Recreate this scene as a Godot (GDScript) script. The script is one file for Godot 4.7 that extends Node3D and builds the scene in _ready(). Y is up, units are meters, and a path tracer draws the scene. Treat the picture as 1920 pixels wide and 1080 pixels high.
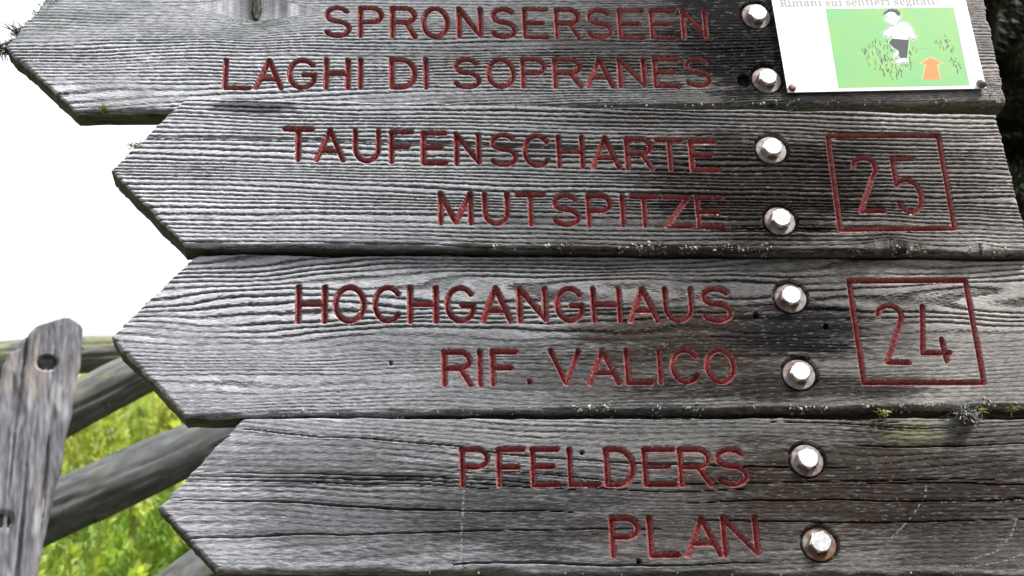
extends Node3D
# Weathered arrow boards of a mountain trail sign, seen from below; plane coordinates of the boards are in millimetres.

const Y0 := 1.807                     # height in metres of the middle of the sign
const BOARD_Z := [-8.0, 8.0, 0.0, 0.0]  # how far each board's front stands out
const THICK := [20.0, 24.0, 22.0, 22.0]
# corners in mm: bottom left, tip, top left, bottom right, top right
const CORNERS := [
	[-326.2, 149.1, -384.9, 206.2, -345.0, 271.0, 407.5, 171.4, 405.0, 293.0],
	[-238.2, 28.8, -294.3, 90.6, -243.0, 153.4, 397.0, 27.5, 389.5, 150.4],
	[-231.5, -100.6, -287.3, -40.2, -228.9, 25.6, 414.0, -93.5, 410.0, 26.6],
	[-204.3, -210.7, -246.5, -165.2, -190.9, -101.4, 418.0, -223.0, 414.0, -102.4],
]
# board, letters, then left, right, foot and head of each letter in mm
const LINES := [
	[0, "SPRONSERSEEN", [-141.7, -118.5, 220.2, 251.4, -114.3, -93.2, 220.6, 251.9, -89, -66.5, 221.1, 252.3, -64.4, -40.6, 221.6, 252.7, -35.9, -14.1, 222.1, 253.2, -9.4, 13.3, 222.6, 253.6, 16.8, 39.2, 223.1, 254.1, 42.6, 65.1, 223.5, 254.5, 68.1, 91.2, 224, 255, 94.2, 117.3, 224.5, 255.4, 120.4, 143.6, 225, 255.8, 146.2, 169.1, 225.5, 256.3]],
	[0, "LAGHIDISOPRANES", [-218.1, -195.2, 170.5, 200.4, -194.4, -170.6, 171.1, 201, -169, -145.1, 171.8, 201.7, -140.6, -119.1, 172.5, 202.4, -113.7, -109.5, 173, 202.8, -89.6, -67, 173.8, 203.7, -62.4, -58.7, 174.3, 204.2, -40.2, -16.7, 175.1, 205, -13.7, 10.8, 175.9, 205.7, 13.7, 35.4, 176.5, 206.4, 39.2, 64.3, 177.2, 207.1, 65.2, 89.6, 177.9, 207.8, 91.3, 115.4, 178.6, 208.5, 119.7, 143, 179.3, 209.2, 144.7, 168.1, 180, 209.9]],
	[1, "TAUFENSCHARTE", [-170.3, -145.7, 99.1, 129.9, -146.5, -122.1, 98.8, 129.5, -117.7, -95.7, 98.4, 129, -90.5, -70.4, 98, 128.6, -66.4, -45.4, 97.6, 128.2, -41.4, -19.9, 97.3, 127.7, -15.1, 8.1, 96.9, 127.3, 10.5, 32.6, 96.5, 126.8, 36.6, 59.2, 96.2, 126.4, 62.4, 87.1, 95.8, 125.9, 89.1, 112.6, 95.4, 125.5, 112.6, 136.6, 95.1, 125.1, 139.1, 162.8, 94.7, 124.6]],
	[1, "MUTSPITZE", [-54.3, -27.3, 46.8, 75.9, -21.3, 0.2, 46.7, 75.8, 3.4, 27.5, 46.6, 75.7, 30.3, 53.6, 46.5, 75.6, 56.8, 77.8, 46.4, 75.5, 82.7, 87.1, 46.3, 75.4, 89.9, 113.1, 46.2, 75.4, 115.5, 138, 46.2, 75.3, 140, 164.1, 46.1, 75.2]],
	[2, "HOCHGANGHAUS", [-157.9, -134.2, -29.7, 2, -131.1, -106.1, -29.5, 2, -102.7, -81, -29.3, 2, -77.2, -53.9, -29.2, 2.1, -50.4, -26.7, -29, 2.1, -24.7, 0.3, -28.8, 2.2, 2.7, 26.2, -28.6, 2.2, 30.2, 53.4, -28.4, 2.2, 57.4, 81.2, -28.2, 2.3, 84.3, 109, -28, 2.3, 111, 135, -27.9, 2.3, 139, 164.3, -27.7, 2.4]],
	[2, "RIF.VALICO", [-53.2, -29.9, -78.5, -48.9, -27.2, -23.3, -78.3, -48.7, -18.4, 2.8, -78.1, -48.5, 7.8, 12.4, -77.9, -48.2, 24, 48.8, -77.6, -47.9, 51.2, 77.2, -77.3, -47.6, 79.2, 100.7, -77, -47.3, 103.4, 107.7, -76.8, -47.1, 112.5, 134.9, -76.6, -46.8, 138, 162.5, -76.3, -46.5]],
	[3, "PFELDERS", [-42.1, -19.8, -153.3, -122.8, -16.4, 5.3, -153.4, -122.9, 7.5, 29.7, -153.5, -123, 33.5, 58, -153.6, -123.1, 59.5, 83, -153.7, -123.2, 86.8, 112.3, -153.8, -123.3, 112.3, 137.9, -153.9, -123.4, 138.3, 164, -154, -123.5]],
	[3, "PLAN", [60.6, 83.3, -204.6, -173.9, 87, 110.2, -204.7, -173.9, 112.4, 140.2, -204.8, -173.9, 139.1, 166.2, -204.9, -173.9]],
]
# single routed lines in mm: board, name, points
const CARVED := [
	[1, "number_frame", [250.6, 128.4, 339.3, 130.3, 340.1, 48.9, 250.6, 46.9, 250.6, 128.4]],
	[1, "digit", [268, 101.1, 268.6, 105.8, 271, 108, 274.1, 108.9, 277.5, 109.2, 280.7, 108.4, 283.4, 106.5, 284.8, 103.4, 284.8, 98.2, 281.3, 91.9, 268.7, 62.9, 286.9, 63.4]],
	[1, "digit", [315.2, 108.9, 299.3, 108.7, 299.9, 85.9, 302.4, 88.9, 305.5, 90.3, 309.5, 90.4, 312.8, 88.7, 315.7, 85.3, 317.3, 80.9, 317.9, 76.5, 317.5, 72.7, 316.4, 68.5, 314.3, 65.4, 311.8, 63.2, 309.1, 62.5, 305.6, 63, 302.9, 64.8, 299.7, 68.9]],
	[2, "number_frame", [254.5, 7.3, 345, 8.7, 346.1, -74.5, 255.6, -74.6, 254.5, 7.3]],
	[2, "digit", [273.2, -20.1, 274.4, -16.6, 277, -14.3, 281, -12.8, 285.4, -13.1, 288.8, -15.2, 290.7, -18.6, 290.9, -22, 289.7, -25.9, 275.2, -58.3, 291.5, -58.8]],
	[2, "digit", [308.3, -13.4, 303.1, -51, 323.4, -50.9, 319.8, -50.9, 319.2, -40.2, 320.6, -57.3]],
]
const BOLTS := [[210.2, 251.3, 212.4, 190.0], [204.8, 116.3, 205.0, 54.6], [208.2, -6.1, 208.3, -67.4], [206.3, -133.7, 208.4, -195.0]]
# knots: board, x, y, half height of the knot, reach along the grain
const KNOTS := [[0, -194.0, 246.0, 12.0, 26.0], [1, 289.4, 33.0, 6.5, 14.0], [1, 358.0, 31.0, 4.5, 10.0]]
# iron and damp stains: board, x, y, half width, half height, strength, 0 black .. 1 brown
const STAINS := [
	[0, 190.0, 240.0, 48.0, 46.0, 0.9, 0.1], [0, 205.0, 198.0, 40.0, 26.0, 0.85, 0.25], [0, 130.0, 225.0, 90.0, 36.0, 0.5, 0.5], [0, 30.0, 215.0, 120.0, 26.0, 0.25, 0.5], [0, -190.0, 258.0, 20.0, 24.0, 0.5, 0.2],
	[1, 190.0, 84.0, 74.0, 40.0, 0.8, 0.5], [1, 300.0, 80.0, 70.0, 44.0, 0.5, 0.6], [1, 110.0, 44.0, 130.0, 24.0, 0.4, 0.4], [1, 60.0, 108.0, 70.0, 20.0, 0.25, 0.3], [1, -190.0, 146.0, 26.0, 6.0, 0.7, 0.0], [1, 120.0, 142.0, 60.0, 8.0, 0.35, 0.2],
	[2, 216.0, -34.0, 48.0, 19.0, 0.97, 0.05], [2, 140.0, -38.0, 90.0, 22.0, 0.8, 0.9], [2, 190.0, -78.0, 90.0, 9.0, 0.75, 0.4], [2, 90.0, -68.0, 100.0, 20.0, 0.5, 0.85], [2, 190.0, 4.0, 60.0, 12.0, 0.4, 0.3], [2, -60.0, -40.0, 80.0, 14.0, 0.25, 0.2],
	[3, 250.0, -150.0, 110.0, 32.0, 0.75, 0.8], [3, 120.0, -172.0, 150.0, 32.0, 0.5, 0.9], [3, -70.0, -172.0, 120.0, 28.0, 0.5, 0.05], [3, 330.0, -180.0, 80.0, 34.0, 0.5, 0.6], [3, -130.0, -132.0, 80.0, 14.0, 0.4, 0.2],
]
# pale trails and scrapes on the wood: board, half width, points
const TRAILS := [
	[3, 0.45, [290.8, -153.9, 289.1, -161.1, 280.3, -172.2, 269.8, -183.1, 259.6, -192.1, 246.6, -203.4]], [3, 0.5, [352.7, -178.6, 347.4, -190.2, 335.2, -201.7, 317.6, -206.7]],
	[3, 0.4, [298.9, -211.8, 319.3, -212, 337.8, -209.4, 354.3, -203.2]], [3, 0.8, [-38.8, -155.2, -40.5, -175.6, -42.2, -208]], [3, 0.35, [262, -158, 268, -163, 270, -169]],
	[2, 0.5, [-185, -71, -180, -75, -177, -82]], [2, 0.4, [-60, -12, -52, -14]], [3, 0.4, [300, -166, 340, -163, 372, -166]],
]
# nail and insect holes: board, x, y, radius
const HOLES := [[0, 193.4, 187.6, 5.0], [2, 180.3, -21.5, 1.7], [2, 232.2, -30.3, 1.6], [2, -89.0, -60.0, 1.0], [3, 80.0, -207.0, 1.4], [3, 45.0, -128.0, 1.1]]

# the print on the placard, in mm from its lower left corner
const PRINT := {
	"hair": [91.3, 72.2, 92.9, 74.5, 94.2, 75.9, 94.9, 75.2, 96.9, 78, 98.2, 77, 100.5, 78.2, 101.3, 77, 103.4, 77.4, 104.4, 76.2, 106, 74.1, 105, 71.2, 103.3, 71.8, 101.8, 74.5, 98, 75.6, 94.1, 73.7],
	"head": [93.8, 73.5, 98, 75.6, 101.8, 74.4, 103.1, 71.8, 105.9, 71.7, 105.9, 69.2, 104, 67.1, 102.5, 64.2, 100, 62, 97, 61.7, 94.4, 64.4, 93.1, 65.6, 91.4, 66.8, 91.7, 68.5, 94.4, 69.6, 93.4, 71.4],
	"shirt": [102.1, 64.8, 108.2, 65.5, 111.8, 62.9, 113.9, 58.2, 114.5, 53, 116.2, 51.2, 115.1, 48.4, 112, 47.9, 109.5, 50.8, 107.9, 47.4, 95.1, 48.8, 94.7, 51.7, 91.5, 50.6, 87.7, 51.8, 87.7, 54.7, 91.2, 57.5, 95.8, 60.9, 98.4, 61.4],
	"trousers": [94.6, 48.6, 108.4, 47.6, 106.6, 40.5, 103.7, 30.3, 97.9, 31, 98.5, 37.3, 94.6, 40.2, 91.4, 44.8],
	"foot": [93.6, 35.1, 96.5, 37.3, 98.4, 36.7, 97.2, 32.7, 93.4, 31.1, 91.7, 32.8],
	"other_foot": [92.1, 26.6, 96.7, 29.9, 102.8, 30.6, 104.5, 29.2, 103.9, 25.8, 99, 26.1, 94.8, 25],
	"arrow": [114.2, 25, 123.7, 30.5, 132.6, 24.6, 127.9, 23.5, 127.8, 9.2, 112.8, 9.8, 118.5, 23.7],
	"grass": [67, 39, 74.6, 45.7, 91.7, 46.5, 91.7, 40.8, 97.8, 30.4, 107.1, 42.8, 115, 36.9, 108, 21.1, 100.8, 14.5, 90.7, 8, 80.5, 11.6, 70.7, 23.1],
	"more_grass": [129, 42.4, 143.1, 52.5, 144.6, 39.7, 149.3, 43.1, 144.4, 28.3, 147.6, 19.1, 144.2, 12.4, 138.9, 26.2],
}

var rng := RandomNumberGenerator.new()
var noise_a := FastNoiseLite.new()
var noise_b := FastNoiseLite.new()
var noise_c := FastNoiseLite.new()
var used := {}
var wood: StandardMaterial3D
var paint: StandardMaterial3D
var old_wood: StandardMaterial3D
var zinc: StandardMaterial3D
var rusty: StandardMaterial3D


func _ready() -> void:
	# ---- camera, sky, sun, exposure
	var cam := Camera3D.new()
	cam.name = "camera"
	add_child(cam)
	cam.fov = 20.0
	cam.near = 0.05
	cam.far = 600.0
	cam.transform = Transform3D(Basis(Vector3.UP, deg_to_rad(-6.0)) * Basis(Vector3.RIGHT, deg_to_rad(25.0)) * Basis(Vector3.BACK, deg_to_rad(-2.2)), Vector3(-0.11368, Y0 - 0.50714, 1.08161))
	var lens := CameraAttributesPhysical.new()
	lens.frustum_focal_length = 68.06
	lens.exposure_aperture = 19.0
	lens.frustum_focus_distance = 1.2
	cam.attributes = lens
	cam.fov = 20.0
	cam.current = true
	var around := WorldEnvironment.new()
	around.name = "surroundings"
	var env := Environment.new()
	env.background_mode = Environment.BG_SKY
	var sky_look := ProceduralSkyMaterial.new()
	# an even overcast: the zenith about three times as bright as the horizon
	sky_look.sky_top_color = Color(0.97, 0.985, 1.0)
	sky_look.sky_horizon_color = Color(0.58, 0.585, 0.59)
	sky_look.sky_curve = 0.6
	sky_look.sky_energy_multiplier = 0.65
	sky_look.ground_horizon_color = Color(0.55, 0.55, 0.52)
	sky_look.ground_bottom_color = Color(0.35, 0.34, 0.31)
	sky_look.sun_angle_max = 13.0
	var sky := Sky.new()
	sky.sky_material = sky_look
	env.sky = sky
	env.tonemap_mode = Environment.TONE_MAPPER_LINEAR
	env.tonemap_exposure = 5.6
	env.sdfgi_enabled = true
	env.ssao_enabled = true
	env.ssil_enabled = true
	around.environment = env
	add_child(around)
	var sun := DirectionalLight3D.new()
	sun.name = "sun"
	sun.light_energy = 0.5
	sun.light_color = Color(1.0, 0.985, 0.965)
	sun.light_angular_distance = 12.0
	sun.shadow_enabled = true
	add_child(sun)
	sun.look_at_from_position(Vector3(1.25, 2.0, 0.9), Vector3.ZERO)

	for n in [noise_a, noise_b, noise_c]:
		n.noise_type = FastNoiseLite.TYPE_SIMPLEX_SMOOTH
		n.fractal_type = FastNoiseLite.FRACTAL_NONE
		n.frequency = 1.0
	noise_a.seed = 3
	noise_b.seed = 11
	noise_c.noise_type = FastNoiseLite.TYPE_SIMPLEX_SMOOTH
	noise_c.fractal_type = FastNoiseLite.FRACTAL_FBM
	noise_c.fractal_octaves = 3
	noise_c.seed = 29
	rng.seed = 7
	make_materials()

	build_ground()
	build_fence()
	build_post()
	for b in 4:
		build_board(b)
	build_placard()
	build_lichen()
	build_shrubs()
	build_spruces()


# ---------------------------------------------------------------- helpers

func numbered(called: String) -> String:
	var n: int = used.get(called, 0)
	used[called] = n + 1
	return called if n == 0 else "%s_%03d" % [called, n]


func tag(o: Node, label: String, category: String, group := "") -> void:
	o.set_meta("label", label)
	o.set_meta("category", category)
	if group:
		o.set_meta("group", group)


func thing(called: String, at: Vector3, label: String, category: String, group := "") -> Node3D:
	var o := Node3D.new()
	o.name = numbered(called)
	add_child(o)
	o.position = at
	tag(o, label, category, group)
	return o


func obj(called: String, mesh: Mesh, material: Material, parent: Node) -> MeshInstance3D:
	var o := MeshInstance3D.new()
	o.name = called if parent != self else numbered(called)
	o.mesh = mesh
	if material:
		o.material_override = material
	o.cast_shadow = GeometryInstance3D.SHADOW_CASTING_SETTING_ON
	parent.add_child(o, true)
	return o


func coloured(roughness: float, metallic := 0.0) -> StandardMaterial3D:
	var m := StandardMaterial3D.new()
	m.vertex_color_use_as_albedo = true
	m.roughness = roughness
	m.metallic = metallic
	m.cull_mode = BaseMaterial3D.CULL_DISABLED
	return m


func plain(linear: Color, roughness: float, metallic := 0.0) -> StandardMaterial3D:
	var m := StandardMaterial3D.new()
	m.albedo_color = linear.linear_to_srgb()
	m.roughness = roughness
	m.metallic = metallic
	return m


func noise_texture(seed_: int, frequency: float, bump: float, w := 512, h := 512) -> NoiseTexture2D:
	var t := NoiseTexture2D.new()
	var n := FastNoiseLite.new()
	n.seed = seed_
	n.frequency = frequency
	n.fractal_octaves = 4
	t.noise = n
	t.width = w
	t.height = h
	t.seamless = true
	t.as_normal_map = bump > 0.0
	t.bump_strength = bump
	return t


func make_materials() -> void:
	wood = coloured(0.82)
	wood.metallic_specular = 0.1
	# fine fibres, stretched along the boards
	wood.normal_enabled = true
	wood.normal_texture = noise_texture(5, 0.05, 5.0)
	wood.normal_scale = 0.4
	var fibres := noise_texture(6, 0.045, 0.0, 1024, 1024)
	var ramp := Gradient.new()
	ramp.offsets = PackedFloat32Array([0.0, 0.36, 0.5, 0.68, 1.0])
	ramp.colors = PackedColorArray([Color(0.55, 0.55, 0.55), Color(0.76, 0.76, 0.76), Color(0.87, 0.87, 0.87), Color(0.97, 0.97, 0.97), Color(1, 1, 1)])
	fibres.color_ramp = ramp
	wood.albedo_texture = fibres
	wood.uv1_triplanar = true
	wood.uv1_world_triplanar = true
	wood.uv1_scale = Vector3(3.0, 55.0, 55.0)
	paint = coloured(0.4)
	paint.metallic_specular = 0.7
	old_wood = coloured(0.75)
	old_wood.metallic_specular = 0.4
	zinc = plain(Color(0.88, 0.88, 0.87), 0.32, 1.0)
	zinc.roughness_texture = noise_texture(9, 0.03, 0.0, 256, 256)
	zinc.roughness = 0.5
	zinc.uv1_triplanar = true
	zinc.uv1_scale = Vector3(30, 30, 30)
	rusty = coloured(0.55, 0.35)


func mesh_of(v: PackedVector3Array, n: PackedVector3Array, c: PackedColorArray, t: PackedInt32Array) -> ArrayMesh:
	var m := ArrayMesh.new()
	add_to(m, v, n, c, t)
	return m


func add_to(m: ArrayMesh, v: PackedVector3Array, n: PackedVector3Array, c: PackedColorArray, t: PackedInt32Array) -> void:
	var a := []
	a.resize(Mesh.ARRAY_MAX)
	a[Mesh.ARRAY_VERTEX] = v
	a[Mesh.ARRAY_NORMAL] = n
	a[Mesh.ARRAY_COLOR] = c
	a[Mesh.ARRAY_INDEX] = t
	m.add_surface_from_arrays(Mesh.PRIMITIVE_TRIANGLES, a)


func hash1(k: float) -> float:
	var x := sin(k * 127.1 + 311.7) * 43758.5453
	return x - floor(x)


func smooth(a: float, b: float, x: float) -> float:
	var t := clampf((x - a) / (b - a), 0.0, 1.0)
	return t * t * (3.0 - 2.0 * t)


# ---------------------------------------------------------------- routed lettering

func arc(cx: float, cy: float, rx: float, ry: float, from: float, to: float, n: int) -> PackedVector2Array:
	var p := PackedVector2Array()
	for i in n + 1:
		var a := deg_to_rad(lerpf(from, to, float(i) / n))
		p.append(Vector2(cx + rx * cos(a), cy + ry * sin(a)))
	return p


func line(list: Array) -> PackedVector2Array:
	var p := PackedVector2Array()
	for i in range(0, list.size(), 2):
		p.append(Vector2(list[i], list[i + 1]))
	return p


func glyph(ch: String) -> Array:
	match ch:
		"A": return [line([0, 0, 0.5, 1, 1, 0]), line([0.2, 0.32, 0.8, 0.32])]
		"C": return [arc(0.55, 0.5, 0.55, 0.5, 38, 322, 20)]
		"D": return [line([0, 0, 0, 1, 0.42, 1]), arc(0.42, 0.5, 0.58, 0.5, 90, -90, 16), line([0.42, 0, 0, 0])]
		"E": return [line([1, 1, 0, 1, 0, 0, 1, 0]), line([0, 0.51, 0.8, 0.51])]
		"F": return [line([1, 1, 0, 1, 0, 0]), line([0, 0.5, 0.78, 0.5])]
		"G": return [arc(0.52, 0.5, 0.52, 0.5, 38, 335, 22), line([0.99, 0.28, 1, 0.46, 0.58, 0.46])]
		"H": return [line([0, 0, 0, 1]), line([1, 0, 1, 1]), line([0, 0.5, 1, 0.5])]
		"I": return [line([0.5, 0, 0.5, 1])]
		"L": return [line([0, 1, 0, 0, 1, 0])]
		"M": return [line([0, 0, 0, 1, 0.5, 0.02, 1, 1, 1, 0])]
		"N": return [line([0, 0, 0, 1, 1, 0.04, 1, 1])]
		"O": return [arc(0.5, 0.5, 0.5, 0.5, 0, 360, 28)]
		"P": return [line([0, 0, 0, 1, 0.6, 1]), arc(0.6, 0.75, 0.4, 0.25, 90, -90, 12), line([0.6, 0.5, 0, 0.5])]
		"R": return [line([0, 0, 0, 1, 0.6, 1]), arc(0.6, 0.75, 0.38, 0.25, 90, -90, 12), line([0.6, 0.5, 0, 0.5]), line([0.6, 0.5, 1, 0])]
		"S": return [arc(0.5, 0.76, 0.45, 0.24, 28, 270, 16), arc(0.5, 0.26, 0.5, 0.26, 90, -152, 16)]
		"T": return [line([0, 1, 1, 1]), line([0.5, 1, 0.5, 0])]
		"U": return [line([0, 1, 0, 0.42]), arc(0.5, 0.42, 0.5, 0.42, 180, 360, 14), line([1, 0.42, 1, 1])]
		"V": return [line([0, 1, 0.5, 0, 1, 1])]
		"Z": return [line([0, 1, 1, 1, 0, 0, 1, 0])]
	return [line([0.5, 0.05, 0.5, 0.07])]


# every routed stroke of a board: [part name, [polylines in mm], half width]
func carvings(b: int) -> Array:
	var out := []
	for l in LINES:
		if l[0] != b:
			continue
		var text: String = l[1]
		var at: Array = l[2]
		for i in text.length():
			var half := 2.35
			var x0: float = at[i * 4] + half
			var x1: float = at[i * 4 + 1] - half
			var y0: float = at[i * 4 + 2] + half
			var y1: float = at[i * 4 + 3] - half
			if x1 < x0:
				x0 = (x0 + x1) / 2
				x1 = x0
			var lines := []
			for g in glyph(text[i]):
				var p := PackedVector2Array()
				for q in g:
					p.append(Vector2(lerpf(x0, x1, q.x), lerpf(y0, y1, q.y)))
				lines.append(p)
			out.append(["full_stop" if text[i] == "." else "letter", lines, half * rng.randf_range(0.93, 1.07), text[i]])
	for c in CARVED:
		if c[0] == b:
			out.append([c[1], [line(c[2])], 2.3, ""])
	return out


# ---------------------------------------------------------------- the arrow boards

const BOARD_LABEL := [
	"topmost grey wooden arrow board reading SPRONSERSEEN, with the white placard",
	"second arrow board from the top, reading TAUFENSCHARTE MUTSPITZE with framed 25",
	"third arrow board, reading HOCHGANGHAUS RIF. VALICO with framed number 24",
	"lowest arrow board, reading PFELDERS PLAN, with long dark cracks",
]


func build_board(b: int) -> void:
	var k: Array = CORNERS[b]
	var bl := Vector2(k[0], k[1])
	var tip := Vector2(k[2], k[3])
	var tl := Vector2(k[4], k[5])
	var br := Vector2(k[6], k[7])
	var tr := Vector2(k[8], k[9])
	var tall := (tl.y - bl.y)
	var tip_at := (tip.y - bl.y) / tall
	var nt := int(tall / 0.56)
	var ns := int((br.x - tip.x) / 0.66)
	var w := ns + 1
	var count := w * (nt + 1)
	var px := PackedFloat32Array()
	var py := PackedFloat32Array()
	px.resize(count)
	py.resize(count)
	var seed_ := 100.0 * b
	# 1. where the grid points lie
	for j in nt + 1:
		var t := float(j) / nt
		var left := bl.lerp(tip, t / tip_at) if t < tip_at else tip.lerp(tl, (t - tip_at) / (1.0 - tip_at))
		var right := br.lerp(tr, t)
		left.x += 1.1 * noise_a.get_noise_2d(t * 9.0, seed_) + 0.7 * noise_b.get_noise_2d(t * 34.0, seed_) + 0.5 * noise_b.get_noise_2d(t * 90.0, seed_)
		right.x += 1.0 * noise_a.get_noise_2d(t * 8.0, seed_ + 50.0) + 0.7 * noise_b.get_noise_2d(t * 40.0, seed_ + 50.0)
		var edge := (smooth(0.93, 1.0, t) + smooth(0.07, 0.0, t))
		for i in w:
			var s := float(i) / ns
			var x := lerpf(left.x, right.x, s)
			var y := lerpf(left.y, right.y, s)
			if edge > 0.0:
				y += edge * (0.9 * noise_a.get_noise_2d(x * 0.012, seed_ + 7.0 * signf(t - 0.5)) + 0.45 * noise_b.get_noise_2d(x * 0.06, seed_ + 9.0 * signf(t - 0.5)))
			px[j * w + i] = x
			py[j * w + i] = y
	# 2. distance to the nearest routed stroke, less its half width
	var cuts := carvings(b)
	var dist := PackedFloat32Array()
	var near_x := PackedFloat32Array()
	var near_y := PackedFloat32Array()
	var owner := PackedInt32Array()
	for a in [dist, near_x, near_y]:
		pass
	dist.resize(count)
	dist.fill(99.0)
	near_x.resize(count)
	near_y.resize(count)
	owner.resize(count)
	owner.fill(-1)
	var dx := (br.x - tip.x) / ns
	for n in cuts.size():
		var half: float = cuts[n][2]
		for p: PackedVector2Array in cuts[n][1]:
			for q in p.size() - 1:
				var a := p[q]
				var d := p[q + 1] - a
				var dd := maxf(d.length_squared(), 1e-6)
				var lo := a.min(p[q + 1]) - Vector2(5, 5)
				var hi := a.max(p[q + 1]) + Vector2(5, 5)
				# rows and columns that may reach it
				var floor_lo := minf(lerpf(bl.y, br.y, (lo.x - bl.x) / (br.x - bl.x)), lerpf(bl.y, br.y, (hi.x - bl.x) / (br.x - bl.x)))
				var floor_hi := maxf(lerpf(bl.y, br.y, (lo.x - bl.x) / (br.x - bl.x)), lerpf(bl.y, br.y, (hi.x - bl.x) / (br.x - bl.x)))
				var j0 := clampi(int((lo.y - floor_hi) / tall * nt) - 4, 0, nt)
				var j1 := clampi(int((hi.y - floor_lo) / tall * nt) + 5, 0, nt)
				for j in range(j0, j1 + 1):
					var x_left := px[j * w]
					var step := (px[j * w + ns] - x_left) / ns
					var i0 := clampi(int((lo.x - x_left) / step) - 1, 0, ns)
					var i1 := clampi(int((hi.x - x_left) / step) + 2, 0, ns)
					for i in range(i0, i1 + 1):
						var m := j * w + i
						var vx := px[m] - a.x
						var vy := py[m] - a.y
						var u := clampf((vx * d.x + vy * d.y) / dd, 0.0, 1.0)
						vx -= u * d.x
						vy -= u * d.y
						var e := sqrt(vx * vx + vy * vy) - half
						if e < dist[m]:
							dist[m] = e
							near_x[m] = a.x + u * d.x
							near_y[m] = a.y + u * d.y
							owner[m] = n
	# 3. the router's edge is a little ragged; pull grid points onto it
	var cell := Vector2(dx, tall / nt)
	for m in count:
		if dist[m] < 4.0:
			dist[m] += 0.22 * noise_b.get_noise_2d(px[m] * 0.35, py[m] * 0.5)
			var gx := px[m] - near_x[m]
			var gy := py[m] - near_y[m]
			var g := sqrt(gx * gx + gy * gy)
			if g > 0.02:
				gx /= g
				gy /= g
				var half: float = cuts[owner[m]][2]
				if g < 0.45 * (absf(gx) * cell.x + absf(gy) * cell.y):
					px[m] = near_x[m]
					py[m] = near_y[m]
					dist[m] = -half
				elif absf(dist[m]) < 0.52 * (absf(gx) * cell.x + absf(gy) * cell.y):
					px[m] -= gx * dist[m]
					py[m] -= gy * dist[m]
					dist[m] = 0.0
	var bolts: Array = BOLTS[b]
	for n in 2:
		var c := Vector2(bolts[n * 2], bolts[n * 2 + 1])
		for m in count:
			var gx := px[m] - c.x
			if absf(gx) < 16.0:
				var gy := py[m] - c.y
				if absf(gy) < 16.0:
					var g := sqrt(gx * gx + gy * gy)
					var off := g - 13.7
					if g > 1.0 and absf(off) < 0.52 * (absf(gx / g) * cell.x + absf(gy / g) * cell.y):
						px[m] -= gx / g * (off + 0.01)
						py[m] -= gy / g * (off + 0.01)
	# 4. relief and colour
	var slope := (br.y - bl.y) / (br.x - bl.x)
	if b == 1:
		slope = -0.008
	if b == 3:
		slope = -0.004
	var mid := (bl.y + tl.y) / 2.0
	var v := PackedVector3Array()
	var col := PackedColorArray()
	v.resize(count)
	col.resize(count)
	var cx := (bl.x + br.x) / 2.0
	var cy := bl.y
	var knots := KNOTS.filter(func(q): return q[0] == b)
	var stains := STAINS.filter(func(q): return q[0] == b)
	stains.sort_custom(func(p, q): return p[6] > q[6])   # brown damp first, black iron stains over it
	var holes := HOLES.filter(func(q): return q[0] == b)
	var trails := []
	for q in TRAILS:
		if q[0] == b:
			trails.append([q[1], line(q[2]), Rect2()])
			var box := Rect2(trails[-1][1][0], Vector2.ZERO)
			for pt in trails[-1][1]:
				box = box.expand(pt)
			trails[-1][2] = box.grow(3.0)
	var silver := Color(0.54, 0.56, 0.60)
	var soft := Color(0.056, 0.057, 0.062)
	for j in nt + 1:
		var t := float(j) / nt
		for i in w:
			var m := j * w + i
			var x := px[m]
			var y := py[m]
			var s := float(i) / ns
			var c := y - mid - slope * (x - bl.x)     # across the board, from its middle
			# knots push the rings aside
			var in_knot := 0.0
			for q in knots:
				var kx: float = (x - q[1]) / q[4]
				if absf(kx) < 2.6:
					var ky: float = y - q[2]
					var r2: float = q[3] * q[3] * exp(-kx * kx)
					var body: float = 1.0 - ((x - q[1]) * (x - q[1]) / (q[3] * q[3] * 0.09) + ky * ky / (q[3] * q[3]))
					in_knot = maxf(in_knot, body)
					c = c - ky + signf(ky) * sqrt(maxf(0.0, ky * ky - r2 * 0.8))
			# yearly rings
			var slow := noise_a.get_noise_2d(x * 0.0035, c * 0.028 + seed_)
			var wave := noise_b.get_noise_2d(x * 0.012, c * 0.05 + seed_)
			var ripple := noise_a.get_noise_2d(x * 0.05, c * 0.11 + seed_ + 31.0)
			var r := 0.0
			var amp := 0.0
			var strong := 0.5 + 0.5 * noise_c.get_noise_2d(x * 0.006, c * 0.035 + seed_ + 77.0)
			var spacing := 4.0
			match b:
				0:
					var low := smooth(22.0, -14.0, c)
					spacing = 3.1
					r = (c + 3.2 * slow + 0.7 * wave + 0.15 * ripple - 0.03 * (x + 50.0) * smooth(-34.0, -60.0, c)) / spacing + 2.2 * smooth(0.0, 60.0, c)
					amp = lerpf(0.34, 1.3, low) * (0.8 + 0.4 * strong) * lerpf(0.75, 1.0, smooth(150.0, -100.0, x))
					if c < -48.0:
						amp *= 0.6
				1:
					spacing = 3.55
					r = (c + 2.4 * slow + 0.55 * wave + 0.16 * ripple) / spacing + 0.7 * noise_b.get_noise_2d(c * 0.04, 3.0)
					amp = 1.45 * (0.8 + 0.4 * strong) * lerpf(0.6, 1.0, smooth(-42.0, -30.0, c))
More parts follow.
